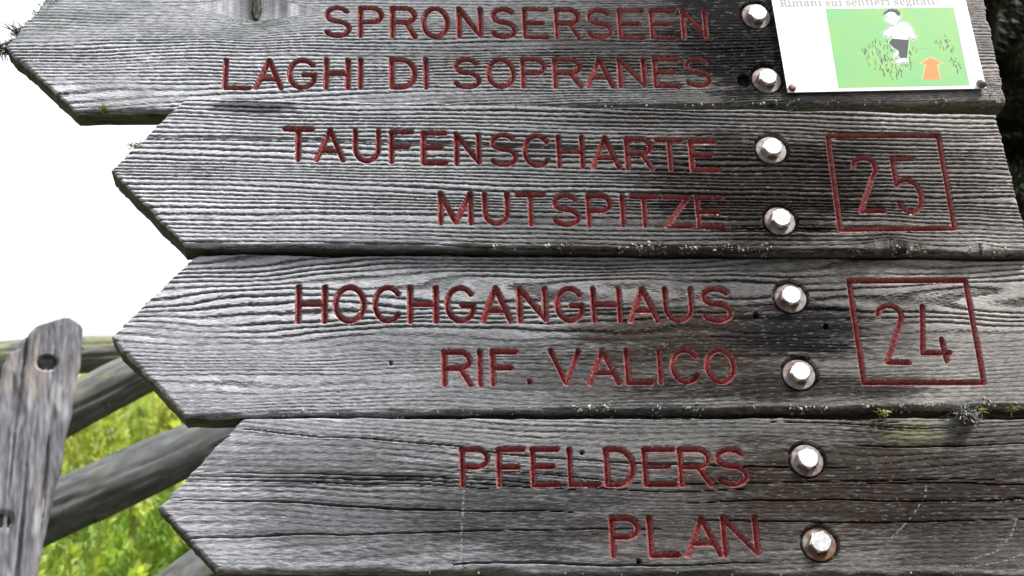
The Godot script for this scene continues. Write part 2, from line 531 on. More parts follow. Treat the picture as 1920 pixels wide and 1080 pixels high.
				2:
					var top := smooth(-4.0, 46.0, c)
					spacing = lerpf(3.2, 5.6, smooth(-20.0, 40.0, c))
					r = c / 3.9 + (6.5 * slow + 1.3 * wave + 0.2 * ripple) / 3.9 - 0.055 * top * c - 0.038 * (x + 230.0) * top / 3.9 * (1.0 - 0.4 * smooth(100.0, 400.0, x))
					amp = lerpf(0.4, 1.5, smooth(-12.0, 14.0, c)) * (0.55 + 0.8 * strong) * lerpf(0.7, 1.0, smooth(180.0, -60.0, x))
				3:
					var top := smooth(-30.0, 20.0, c)
					spacing = 4.4
					r = (c + 6.5 * slow + 1.3 * wave + 0.2 * ripple + 0.07 * (x + 240.0) * top * (1.0 - 0.45 * smooth(60.0, 420.0, x))) / spacing
					amp = lerpf(0.2, 0.5, top) * (0.5 + 0.8 * strong)
			var r_true := r
			r += 0.10 * noise_b.get_noise_2d(x * 0.16, c * 0.8 + seed_) + 0.06 * noise_a.get_noise_2d(x * 0.5, c * 1.1)
			var ring := floorf(r)
			var ph := r - ring
			var own := hash1(ring + seed_)
			# broad ridges of late wood, narrow valleys washed out of the soft wood
			var fall := 0.34 + 0.12 * own
			var ridge := smooth(0.0, 0.22, ph) * smooth(1.0, 1.0 - fall, ph)
			var along := noise_b.get_noise_2d(x * 0.03, ring * 7.3)
			var calm := smooth(-0.25, 0.15, noise_c.get_noise_2d(x * 0.0045 + 60.0, c * 0.03 + seed_))
			amp *= (0.65 + 0.5 * own + 0.3 * along) * lerpf(0.45 if b != 1 else 0.7, 1.1, calm)
			var fibre := noise_a.get_noise_2d(x * 0.09, c * 1.15 + seed_)
			var fibre_2 := noise_b.get_noise_2d(x * 0.3, c * 1.6 + seed_)
			var chip := noise_c.get_noise_2d(x * 0.08, c * 0.5 + seed_)
			var h := amp * (ridge - 0.6) + 0.10 * fibre + 0.05 * fibre_2 + 0.5 * slow
			# splits that follow the rings
			var rate: float = [0.07, 0.03, 0.08, 0.36][b]
			var split := hash1(floorf(r_true) * 3.7 + seed_ + 5.0)
			var cracked := 0.0
			if split < rate:
				var from := -330.0 + 620.0 * hash1(floorf(r_true) * 9.1 + seed_)
				var length := 110.0 + 330.0 * hash1(floorf(r_true) * 5.3 + seed_)
				var open := (x - from) / length
				if open > 0.0 and open < 1.0:
					var wide := 0.5 * pow(sin(PI * open), 0.6) * (0.75 + 0.5 * noise_b.get_noise_2d(x * 0.03, floorf(r_true) * 7.3))
					var off := absf(r_true - floorf(r_true) - 0.5) * spacing
					if off < wide + 0.35:
						cracked = 1.0 - smooth(wide * 0.5, wide + 0.35, off)
						h -= 3.4 * cracked
			# rounded, worn edges
			var e_left := s * (px[j * w + ns] - px[j * w]) * 0.72
			var e_right := (1.0 - s) * (px[j * w + ns] - px[j * w])
			var e_top := (1.0 - t) * tall
			var e_bottom := t * tall
			var worn := 1.0 + 0.5 * noise_a.get_noise_2d(x * 0.03, y * 0.03 + 9.0)
			for e in [[e_left, 2.6], [e_right, 2.2], [e_top, 2.4], [e_bottom, 4.2]]:
				var rad: float = e[1] * worn
				if e[0] < rad:
					var q: float = rad - e[0]
					h -= rad - sqrt(maxf(0.0, rad * rad - q * q))
			# colour of the wood
			var tone := clampf(ridge * (0.7 + 0.3 * strong) + 0.16 * fibre + 0.1 * along + 0.12, 0.0, 1.0)
			if amp < 0.5:
				tone = lerpf(tone, 0.5 + 0.25 * fibre + 0.12 * fibre_2 + 0.15 * wave, 0.55)
			var tint := soft.lerp(silver, clampf(tone, 0.0, 1.0))
			var patchy := noise_c.get_noise_2d(x * 0.011, y * 0.022 + seed_)
			var dull := smooth(-300.0, 150.0, x + 110.0 * patchy)
			if b != 3:
				dull -= 0.42 * smooth(250.0, 330.0, x + 60.0 * patchy)
			var bleached := lerpf(1.22, 0.42, dull)
			bleached *= 1.0 + 0.22 * patchy + 0.13 * fibre_2 + 0.1 * fibre
			tint = Color(tint.r * bleached, tint.g * bleached, tint.b * bleached)
			# browner where the grey skin is thin
			var warm := smooth(-100.0, 300.0, x + 120.0 * noise_c.get_noise_2d(x * 0.008 + 40.0, y * 0.02)) * 1.3
			tint = Color(tint.r * (1.0 + 0.06 * warm), tint.g * (1.0 - 0.01 * warm), tint.b * (1.0 - 0.09 * warm))
			for q in stains:
				var ex: float = (x - q[1]) / (q[3] * 1.2)
				var ey: float = (y - q[2]) / (q[4] * 1.2)
				var reach: float = ex * ex + ey * ey
				if reach < 2.6:
					var amount: float = minf(0.93, q[5] * 1.1) * smooth(1.45, 0.35, reach + 0.8 * noise_c.get_noise_2d(x * 0.011 + 9.0, c * 0.13) + 0.4 * fibre + 0.35 * (0.5 - ridge) * smooth(0.2, 0.8, amp))
					if amount > 0.0:
						var dark := Color(0.013, 0.013, 0.016).lerp(Color(0.036, 0.026, 0.019), q[6])
						var keep := 0.35 * tone
						dark = Color(dark.r * (0.75 + keep * 1.8), dark.g * (0.75 + keep * 1.8), dark.b * (0.75 + keep * 1.8))
						tint = tint.lerp(dark, amount)
			# pale crusts and scuffs
			if chip > 0.43:
				tint = tint.lerp(Color(0.33, 0.33, 0.32), 0.36 * smooth(0.43, 0.53, chip) * (0.35 + 0.65 * smooth(-250.0, 200.0, x)))
			if b == 0 and c > 0.0:
				var algae := smooth(0.05, 0.45, noise_c.get_noise_2d(x * 0.014 + 5.0, c * 0.04)) * smooth(-80.0, -250.0, x)
				tint = tint.lerp(Color(0.19, 0.235, 0.215), 0.5 * algae)
			if b == 3 and y > -135.0 and x > 240.0:
				var moss := smooth(0.55, 0.0, Vector2((x - 288.0) / 60.0, (y + 112.0) / 26.0).length() + 0.5 * chip)
				tint = tint.lerp(Color(0.30, 0.32, 0.10), 0.3 * moss)
			for q in trails:
				if q[2].has_point(Vector2(x, y)):
					var p: PackedVector2Array = q[1]
					for z in p.size() - 1:
						var pt := Geometry2D.get_closest_point_to_segment(Vector2(x, y), p[z], p[z + 1])
						var off := pt.distance_to(Vector2(x, y)) + 0.5 * absf(fibre_2)
						if off < q[0] + 0.4:
							tint = tint.lerp(Color(0.42, 0.41, 0.39), 0.75 * (1.0 - smooth(q[0] * 0.4, q[0] + 0.4, off)) * smooth(-0.25, 0.2, noise_b.get_noise_2d(x * 0.25, y * 0.35)))
			if in_knot > 0.0:
				var rays := noise_b.get_noise_2d(x * 0.5, y * 0.12)
				tint = tint.lerp(Color(0.06, 0.052, 0.048).lerp(Color(0.16, 0.15, 0.14), 0.5 + 0.5 * rays), smooth(0.0, 0.3, in_knot))
				h += 0.6 * smooth(0.0, 0.5, in_knot) + 0.3 * rays - 2.5 * smooth(0.25, 0.05, absf(in_knot - 0.12)) * 0.5
			for q in holes:
				var off := Vector2(x - q[1], (y - q[2]) * 0.85).length()
				if off < q[3] + 0.8:
					h -= 4.5 * smooth(q[3] + 0.8, q[3] - 0.8, off)
			# routed groove
			if dist[m] <= 0.02 and owner[m] >= 0:
				var half: float = cuts[owner[m]][2]
				var deep := clampf(-dist[m] / half, 0.0, 1.0)
				if dist[m] > -0.01:
					h = minf(h, 0.1) - 0.05
				else:
					h = lerpf(h, -0.1, smooth(0.0, 0.3, deep)) - 3.8 * pow(deep, 0.92) - 0.1
			# spot-faced bed of the washer
			for n in 2:
				var gx: float = x - bolts[n * 2]
				var gy: float = y - bolts[n * 2 + 1]
				if gx * gx + gy * gy <= 13.7 * 13.7:
					h = -3.4
			v[m] = Vector3((x - cx) * 0.001, (y - cy) * 0.001, h * 0.001)
			col[m] = tint
	var nor := PackedVector3Array()
	nor.resize(count)
	for j in nt + 1:
		for i in w:
			var m := j * w + i
			var a := v[m + 1] if i < ns else v[m]
			var c := v[m - 1] if i > 0 else v[m]
			var d := v[m + w] if j < nt else v[m]
			var e := v[m - w] if j > 0 else v[m]
			nor[m] = (a - c).cross(d - e).normalized()
	# 5. faces: those inside a stroke go to that letter
	var faces := PackedInt32Array()
	var inner := []
	for n in cuts.size():
		inner.append(PackedInt32Array())
	for j in nt:
		for i in ns:
			var m := j * w + i
			var far := maxf(maxf(dist[m], dist[m + 1]), maxf(dist[m + w], dist[m + w + 1]))
			if far > 3.0:
				faces.append_array(PackedInt32Array([m, m + w, m + w + 1, m, m + w + 1, m + 1]))
				continue
			for tri in [[m, m + w, m + w + 1], [m, m + w + 1, m + 1]]:
				var deepest := 0
				for q in 3:
					if dist[tri[q]] < dist[tri[deepest]]:
						deepest = q
				if maxf(dist[tri[0]], maxf(dist[tri[1]], dist[tri[2]])) <= 0.02 and owner[tri[deepest]] >= 0:
					inner[owner[tri[deepest]]].append_array(PackedInt32Array(tri))
				else:
					faces.append_array(PackedInt32Array(tri))
	var root := thing("arrow_sign", Vector3(cx * 0.001, Y0 + cy * 0.001, BOARD_Z[b] * 0.001), BOARD_LABEL[b], "trail sign", "arrow boards of the trail sign")
	var plank_mesh := mesh_of(v, nor, col, faces)
	add_sides(plank_mesh, v, w, nt, THICK[b], seed_)
	obj("plank", plank_mesh, wood, root)
	# 6. the painted grooves
	for n in cuts.size():
		var f: PackedInt32Array = inner[n]
		if f.is_empty():
			continue
		var lv := PackedVector3Array()
		var ln := PackedVector3Array()
		var lc := PackedColorArray()
		# the two walls of a groove meet in a sharp line: every face keeps its own normal
		for q in range(0, f.size(), 3):
			var face := (v[f[q + 2]] - v[f[q]]).cross(v[f[q + 1]] - v[f[q]]).normalized()
			for e in 3:
				var m := f[q + e]
				lv.append(v[m])
				ln.append(face)
				var x := px[m]
				var y := py[m]
				var wear := noise_c.get_noise_2d(x * 0.16 + seed_, y * 0.16)
				var red := Color(0.165, 0.014, 0.019).lerp(Color(0.29, 0.055, 0.058), 0.5 + 0.7 * wear)
				if wear < -0.28:
					red = red.lerp(Color(0.15, 0.05, 0.045), 0.6)
				var flaked := noise_b.get_noise_2d(x * 0.6, y * 0.4) + 0.35 * noise_c.get_noise_2d(x * 0.05, y * 0.05 + seed_)
				if flaked > 0.5:
					red = red.lerp(Color(0.36, 0.26, 0.24), 0.7 * smooth(0.5, 0.65, flaked))
				if dist[m] > -0.3 and flaked > 0.1:
					red = red.lerp(Color(0.24, 0.22, 0.21), 0.6)
				lc.append(red)
		var lt := PackedInt32Array(range(lv.size()))
		var o := obj(cuts[n][0], mesh_of(lv, ln, lc, lt), paint, root)
		if cuts[n][3] and cuts[n][3] != ".":
			o.set_meta("label", "routed red capital letter %s" % cuts[n][3])
	# 7. bolts with washers
	for n in 2:
		var at := Vector3((bolts[n * 2] - cx) * 0.001, (bolts[n * 2 + 1] - cy) * 0.001, 0.0)
		var head := obj("bolt", hex_bolt(6.9 + 0.3 * hash1(b * 2.0 + n), 5.8), zinc, root)
		head.position = at + Vector3(0, 0, -0.0012)
		head.rotation = Vector3(rng.randf_range(-0.04, 0.04), rng.randf_range(-0.04, 0.04), [0.15, 0.35, 0.05, 0.3, 0.42, 0.12, 0.5, 0.2][b * 2 + n])
		var ring := obj("washer", washer(b * 2 + n), rusty, head)
		ring.position = Vector3(rng.randf_range(-0.3, 0.3), -0.4, 0) * 0.001
	# crusts of lichen under the lower edge
	add_crust(root, b, v, w, nt)


func add_sides(mesh: ArrayMesh, v: PackedVector3Array, w: int, nt: int, thick: float, seed_: float) -> void:
	var loop := PackedInt32Array()
	var ns := w - 1
	for i in ns:
		loop.append(i)
	for j in nt:
		loop.append(j * w + ns)
	for i in ns:
		loop.append(nt * w + ns - i)
	for j in nt:
		loop.append((nt - j) * w)
	var steps := 6
	var st := SurfaceTool.new()
	st.begin(Mesh.PRIMITIVE_TRIANGLES)
	st.set_smooth_group(0)
	var n := loop.size()
	var back := -thick * 0.001
	for k in steps + 1:
		for q in n:
			var p := v[loop[q]]
			if k > 0:
				var f := float(k) / steps
				var z := lerpf(p.z, back, f)
				var wob := 0.0005 * noise_a.get_noise_3d(p.x * 60.0, p.y * 60.0 + seed_, z * 400.0) * (1.0 - f * 0.5)
				var out := Vector3(p.x - 0.05, p.y - 0.06, 0).normalized()
				p = Vector3(p.x, p.y, z) + out * wob
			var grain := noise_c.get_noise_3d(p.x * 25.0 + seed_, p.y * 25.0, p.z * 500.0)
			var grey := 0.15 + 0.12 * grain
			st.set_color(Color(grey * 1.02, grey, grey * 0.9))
			st.add_vertex(p)
	for k in steps:
		for q in n:
			var a := k * n + q
			var c := k * n + (q + 1) % n
			for m in [a, c, c + n, a, c + n, a + n]:
				st.add_index(m)
	# back
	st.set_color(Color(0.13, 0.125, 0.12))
	var base := (steps + 1) * n
	var ring := PackedVector2Array()
	for q in range(0, n, 4):
		ring.append(Vector2(v[loop[q]].x, v[loop[q]].y))
		st.add_vertex(Vector3(v[loop[q]].x, v[loop[q]].y, back))
	for m in Geometry2D.triangulate_polygon(ring):
		st.add_index(base + m)
	st.generate_normals()
	st.commit(mesh)


func hex_bolt(half: float, tall: float) -> ArrayMesh:
	var st := SurfaceTool.new()
	st.begin(Mesh.PRIMITIVE_TRIANGLES)
	st.set_smooth_group(-1)
	var rings := []
	for k in 5:
		var ring := []
		for i in 48:
			var a := TAU * i / 48.0
			var in_face := fposmod(a, PI / 3.0) - PI / 6.0
			var r := half / cos(in_face)
			var z := 0.0
			match k:
				1: z = tall - 0.5 - 0.55 * (r - half) * 1.3
				2:
					r = minf(r, half * 0.985)
					z = tall - 0.3
				3:
					r = half * 0.94
					z = tall
				4:
					r = half * 0.5
					z = tall + 0.005
			ring.append(Vector3(r * cos(a), r * sin(a), z) * 0.001)
		rings.append(ring)
	for k in 4:
		for i in 48:
			var n := (i + 1) % 48
			for p in [rings[k][i], rings[k + 1][n], rings[k][n], rings[k][i], rings[k + 1][i], rings[k + 1][n]]:
				st.add_vertex(p)
	for i in 48:
		for p in [Vector3(0, 0, tall + 0.01) * 0.001, rings[4][(i + 1) % 48], rings[4][i]]:
			st.add_vertex(p)
	# shank, through the board into the post
	for i in 16:
		var a := TAU * i / 16.0
		var c := TAU * (i + 1) / 16.0
		var p0 := Vector3(5.5 * cos(a), 5.5 * sin(a), 0) * 0.001
		var p1 := Vector3(5.5 * cos(c), 5.5 * sin(c), 0) * 0.001
		var d := Vector3(0, 0, -0.08)
		for p in [p0, p1, p1 + d, p0, p1 + d, p0 + d]:
			st.add_vertex(p)
	st.generate_normals()
	return st.commit()


func washer(k: int) -> ArrayMesh:
	var st := SurfaceTool.new()
	st.begin(Mesh.PRIMITIVE_TRIANGLES)
	st.set_smooth_group(-1)
	var rs := [5.6, 7.5, 9.5, 11.2, 11.9, 12.0, 12.0]
	var zs := [0.0, 0.0, 0.02, 0.0, -0.25, -0.6, -2.1]
	for i in 64:
		for q in 6:
			var quad := []
			for e in [[i, q], [i, q + 1], [i + 1, q + 1], [i + 1, q]]:
				var a: float = TAU * e[0] / 64.0
				quad.append(Vector3(rs[e[1]] * cos(a), rs[e[1]] * sin(a), zs[e[1]]))
			for m in [0, 2, 1, 0, 3, 2]:
				var p: Vector3 = quad[m]
				var f := noise_c.get_noise_3d(p.x * 0.13 + k * 9.0, p.y * 0.13, 0.0)
				var tint := Color(0.21, 0.195, 0.19).lerp(Color(0.12, 0.062, 0.052), smooth(-0.15, 0.35, f - 0.012 * p.x))
				if k == 7:
					tint = tint.lerp(Color(0.13, 0.065, 0.035), smooth(-0.35, 0.2, f - 0.03 * p.y))
				st.set_color(tint)
				st.add_vertex(p * 0.001)
	st.generate_normals()
	return st.commit()


func add_crust(root: Node3D, b: int, v: PackedVector3Array, w: int, nt: int) -> void:
	var spans: Array = [[[0.55, 1.0, 240], [0.0, 0.08, 20]], [[0.3, 0.7, 260], [0.78, 0.97, 160]], [[0.4, 1.0, 460], [0.1, 0.4, 60]], [[0.2, 0.9, 60]]][b]
	var st := SurfaceTool.new()
	st.begin(Mesh.PRIMITIVE_TRIANGLES)
	st.set_smooth_group(-1)
	var any := false
	for s in spans:
		for n in int(s[2]):
			var i := int(lerpf(s[0], s[1], rng.randf()) * (w - 1))
			if noise_c.get_noise_2d(i * 0.02, b * 10.0) < 0.0:
				continue
			var j := int(absf(rng.randfn(0.0, 5.0)))
			var at := v[j * w + i] + Vector3(0, 0, -0.0015 if j < 2 else 0.0)
			var size := rng.randf_range(0.0004, 0.0017)
			var shade := rng.randf_range(0.7, 1.15)
			st.set_color(Color(0.34 * shade, 0.345 * shade, 0.32 * shade) if rng.randf() < 0.85 else Color(0.20 * shade, 0.22 * shade, 0.09 * shade))
			var ax := Basis(Vector3(rng.randfn(), rng.randfn(), rng.randfn()).normalized(), rng.randf() * TAU)
			var top := ax * Vector3(0, 0, size * 0.5)
			var rim := []
			for q in 6:
				var a := TAU * q / 6.0
				rim.append(ax * (Vector3(cos(a), sin(a), rng.randf_range(-0.4, 0.4)) * size * rng.randf_range(0.5, 1.3)))
			for q in 6:
				for p in [top, rim[(q + 1) % 6], rim[q], -top, rim[q], rim[(q + 1) % 6]]:
					st.add_vertex(at + p)
			any = true
	if any:
		st.generate_normals()
		var o := obj("lichen_crust", st.commit(), coloured(0.95), root)
		o.set_meta("kind", "stuff")


# ---------------------------------------------------------------- post behind the boards

func build_post() -> void:
	var root := thing("sign_post", Vector3(0.208, 0.0, -0.1), "square weathered wooden post behind the four arrow boards", "post")
	var st := SurfaceTool.new()
	st.begin(Mesh.PRIMITIVE_TRIANGLES)
	st.set_smooth_group(-1)
	var rows := 60
	var shape := line([-0.042, 0.05, -0.05, 0.042, -0.05, -0.042, -0.042, -0.05, 0.042, -0.05, 0.05, -0.042, 0.05, 0.042, 0.042, 0.05])
	for k in rows:
		for q in 8:
			var quad := []
			for e in [[k, q], [k, q + 1], [k + 1, q + 1], [k + 1, q]]:
				var p := shape[e[1] % 8]
				var y: float = 2.13 * e[0] / rows - 0.1
				var f := 1.0 + 0.02 * noise_a.get_noise_2d(y * 3.0, (e[1] % 8) * 3.0)
				quad.append(Vector3(p.x * f, y, p.y * f - 0.022))
			for m in [0, 2, 1, 0, 3, 2]:
				var p: Vector3 = quad[m]
				var g := 0.15 + 0.07 * noise_c.get_noise_3d(p.x * 60.0, p.y * 3.0, p.z * 60.0)
				st.set_color(Color(g, g * 0.97, g * 0.92))
				st.add_vertex(p)
	st.generate_normals()
	obj("shaft", st.commit(), old_wood, root)
	var cap := CylinderMesh.new()
	cap.top_radius = 0.004
	cap.bottom_radius = 0.072
	cap.height = 0.05
	cap.radial_segments = 4
	var o := obj("cap", cap, plain(Color(0.13, 0.125, 0.12), 0.8), root)
	o.position = Vector3(0, 2.055, -0.022)
	o.rotation.y = PI / 4


# ---------------------------------------------------------------- placard

const PLATE := Vector2(164.5, 112.0)


func fill(im: Image, poly: PackedVector2Array, color: Color, scale_: float, soft_to := Color(0, 0, 0, 0)) -> void:
	var lo := Vector2(1e9, 1e9)
	var hi := -lo
	for p in poly:
		lo = lo.min(p)
		hi = hi.max(p)
	for yy in range(maxi(0, int((PLATE.y - hi.y) * scale_) - 1), mini(im.get_height(), int((PLATE.y - lo.y) * scale_) + 2)):
		var y := PLATE.y - (yy + 0.5) / scale_
		var xs := []
		for q in poly.size():
			var a := poly[q]
			var c := poly[(q + 1) % poly.size()]
			if (a.y > y) != (c.y > y):
				xs.append(a.x + (y - a.y) / (c.y - a.y) * (c.x - a.x))
		xs.sort()
		for q in range(0, xs.size() - 1, 2):
			var x0 := clampi(int(round(xs[q] * scale_)), 0, im.get_width())
			var x1 := clampi(int(round(xs[q + 1] * scale_)), 0, im.get_width())
			if soft_to.a == 0.0:
				if x1 > x0:
					im.fill_rect(Rect2i(x0, yy, x1 - x0, 1), color)
			else:
				for x in range(x0, x1):
					var f := clampf(0.5 + 0.5 * noise_c.get_noise_2d(x * 0.004, yy * 0.004), 0, 1)
					im.set_pixel(x, yy, color.lerp(soft_to, f))


func stroke(im: Image, poly: PackedVector2Array, half: float, color: Color, scale_: float, closed := true) -> void:
	for q in poly.size() if closed else poly.size() - 1:
		var a := poly[q]
		var c := poly[(q + 1) % poly.size()]
		var d := (c - a).normalized() * half
		var n := Vector2(-d.y, d.x)
		fill(im, PackedVector2Array([a - d + n, c + d + n, c + d - n, a - d - n]), color, scale_)


func build_placard() -> void:
	var s := 6.0
	var im := Image.create(int(PLATE.x * s), int(PLATE.y * s), false, Image.FORMAT_RGB8)
	im.fill(Color(0.93, 0.94, 0.95))
	var ink := Color(0.07, 0.13, 0.11)
	var outline := Color(0.16, 0.17, 0.23)
	fill(im, line([42.1, 3, 151, 3, 152.6, 78.2, 43.9, 78.8]), Color(0.42, 0.69, 0.46), s, Color(0.53, 0.71, 0.37))
	stroke(im, line([42.1, 3, 151, 3, 152.6, 78.2, 43.9, 78.8]), 0.18, Color(0.40, 0.52, 0.42), s)
	var drawn := RandomNumberGenerator.new()
	drawn.seed = 4
	for patch in ["grass", "more_grass"]:
		var area := line(PRINT[patch])
		var made := 0
		var tries := 0
		while made < (110 if patch == "grass" else 34) and tries < 2000:
			tries += 1
			var p := Vector2(drawn.randf_range(60, 155), drawn.randf_range(6, 54))
			if Geometry2D.is_point_in_polygon(p, area):
				made += 1
				var lean := drawn.randf_range(-0.5, 0.6) * (1.0 if patch == "grass" else 1.6)
				var tall := drawn.randf_range(1.8, 3.8)
				stroke(im, PackedVector2Array([p, p + Vector2(lean * 0.6, tall * 0.55), p + Vector2(lean * 2.0, tall)]), 0.26, ink, s, false)
	for part in ["foot", "other_foot", "trousers", "shirt", "head"]:
		stroke(im, line(PRINT[part]), 0.75, Color(0.80, 0.92, 0.80), s)
	for part in ["foot", "other_foot", "trousers", "shirt", "head", "hair"]:
		var p := line(PRINT[part])
		fill(im, p, {"trousers": Color(0.12, 0.13, 0.17), "hair": Color(0.09, 0.12, 0.14)}.get(part, Color(0.95, 0.95, 0.96)), s)
		stroke(im, p, 0.3, outline, s)
	for q in [[96.0, 56.5, 94.0, 55.0], [94.7, 51.7, 98.2, 58.0], [109.5, 50.8, 108.8, 57.0, 106.0, 59.5], [95.5, 71.0, 99.0, 71.6], [93.6, 66.3, 95.8, 68.3], [101.6, 70.2, 103.4, 71.0, 104.4, 69.4], [89.0, 51.8, 89.5, 53.5], [90.4, 51.2, 90.8, 53.2], [112.5, 48.2, 112.3, 50.6], [113.9, 48.6, 113.6, 50.4]]:
		stroke(im, line(q), 0.24, outline, s, false)
	for n in 7:
		var x := 113.0 + n * 2.1
		fill(im, line([x, 38.6, x + 0.5, 38.6, x + 0.5, 39.1, x, 39.1]), ink, s)
	stroke(im, line(PRINT["arrow"]), 0.4, Color(0.80, 0.82, 0.58), s)
	fill(im, line(PRINT["arrow"]), Color(0.86, 0.50, 0.22), s)
	stroke(im, line([112.8, 9.8, 127.8, 9.2]), 0.2, Color(0.45, 0.35, 0.2), s, false)
	# weather spots on the sheet
	for n in 260:
		var p := Vector2i(drawn.randi_range(0, im.get_width() - 3), drawn.randi_range(0, im.get_height() - 3))
		var was := im.get_pixelv(p)
		im.fill_rect(Rect2i(p, Vector2i(drawn.randi_range(1, 2), 1)), was.lerp(Color(0.72, 0.70, 0.64), drawn.randf_range(0.1, 0.5)))
	var look := StandardMaterial3D.new()
	look.albedo_texture = ImageTexture.create_from_image(im)
	look.roughness = 0.35
	look.clearcoat_enabled = true
	look.clearcoat = 0.4
	look.clearcoat_roughness = 0.15
	var root := thing("info_placard", Vector3(0.2269, Y0 + 0.1753, -0.0042), "white metal placard with green picture of a walker, screwed to the topmost board", "placard")
	root.rotation.z = deg_to_rad(2.5)
	# sheet with slightly rounded corners and a hint of warp
	var st := SurfaceTool.new()
	st.begin(Mesh.PRIMITIVE_TRIANGLES)
	st.set_smooth_group(0)
	var nx := 24
	var ny := 16
	for side in 2:
		for j in ny + 1:
			for i in nx + 1:
				var x := PLATE.x * i / nx
				var y := PLATE.y * j / ny
				st.set_uv(Vector2(float(i) / nx, 1.0 - float(j) / ny))
				var warp := 0.0
				st.set_smooth_group(side)
				st.add_vertex(Vector3(x, y, warp - side * 1.2) * 0.001)
	for side in 2:
		var o := side * (nx + 1) * (ny + 1)
		for j in ny:
			for i in nx:
				var a := o + j * (nx + 1) + i
				var order := [a, a + nx + 1, a + nx + 2, a, a + nx + 2, a + 1]
				if side == 1:
					order.reverse()
				for m in order:
					st.add_index(m)
	st.generate_normals()
	var sheet := obj("sheet", st.commit(), look, root)
	sheet.set_meta("label", "white sheet printed with a cartoon walker on green")
	var rim := SurfaceTool.new()
	rim.begin(Mesh.PRIMITIVE_TRIANGLES)
	rim.set_smooth_group(-1)
	var edge := []
	for i in nx:
		edge.append(Vector2(PLATE.x * i / nx, 0))
	for j in ny:
		edge.append(Vector2(PLATE.x, PLATE.y * j / ny))
	for i in nx:
		edge.append(Vector2(PLATE.x * (nx - i) / nx, PLATE.y))
	for j in ny:
		edge.append(Vector2(0, PLATE.y * (ny - j) / ny))
	for q in edge.size():
		var a: Vector2 = edge[q]
		var c: Vector2 = edge[(q + 1) % edge.size()]
		var za := 0.0
		var zc := 0.0
		for p in [Vector3(a.x, a.y, za), Vector3(c.x, c.y, zc), Vector3(c.x, c.y, zc - 1.2), Vector3(a.x, a.y, za), Vector3(c.x, c.y, zc - 1.2), Vector3(a.x, a.y, za - 1.2)]:
			rim.add_vertex(p * 0.001)
	rim.generate_normals()
	obj("rim", rim.commit(), plain(Color(0.6, 0.6, 0.6), 0.4, 0.8), root)
	# printed words
	var font := SystemFont.new()
	font.font_names = PackedStringArray(["Droid Serif"])
	font.font_weight = 700
	var words := TextMesh.new()
	words.font = font
	words.text = "Rimani sui sentieri segnati!"
	words.font_size = 64
	words.depth = 0.00012
	words.pixel_size = 0.0001
	words.horizontal_alignment = HORIZONTAL_ALIGNMENT_LEFT
	words.vertical_alignment = VERTICAL_ALIGNMENT_BOTTOM
	var box := words.get_aabb()
	words.pixel_size = 0.0001 * 0.1345 / box.size.x
	box = words.get_aabb()
	var lettering := obj("lettering", words, plain(Color(0.30, 0.29, 0.30), 0.6), root)
	lettering.position = Vector3(0.0062 - box.position.x, 0.0795 - box.position.y, 0.0001)
	lettering.set_meta("label", "faded grey words Rimani sui sentieri segnati!")
	# screw and nail
	var spots := [Vector3(4.1, 3.9, 0.3), Vector3(161.0, 4.0, 0.3), Vector3(4.0, 107.0, 0.3), Vector3(160.5, 107.0, 0.3)]
	for n in 4:
		var screw := obj("screw", dome(3.2, 1.8, 14), plain(Color(0.16, 0.10, 0.08), 0.6, 0.5) if n == 0 else plain(Color(0.17, 0.15, 0.15), 0.55, 0.6), root)
		screw.position = spots[n] * 0.001
		if n == 1:
			screw.scale = Vector3(1.15, 1.15, 2.4)
			screw.rotation = Vector3(0.5, 0.2, 0)


func dome(r: float, tall: float, n: int) -> ArrayMesh:
	var st := SurfaceTool.new()
	st.begin(Mesh.PRIMITIVE_TRIANGLES)
	st.set_smooth_group(0)
	for k in 5:
		for i in n:
			var a := TAU * i / n
			var f: float = [1.0, 1.0, 0.82, 0.45, 0.0][k]
			var z: float = [-1.5, 0.35, 0.8, 1.0, 1.05][k]
			st.add_vertex(Vector3(r * f * cos(a), r * f * sin(a), tall * z) * 0.001)
	for k in 4:
		for i in n:
			var m := (i + 1) % n
			for q in [k * n + i, (k + 1) * n + m, k * n + m, k * n + i, (k + 1) * n + i, (k + 1) * n + m]:
				st.add_index(q)
	st.generate_normals()
	return st.commit()


# ---------------------------------------------------------------- lichen and moss on the boards

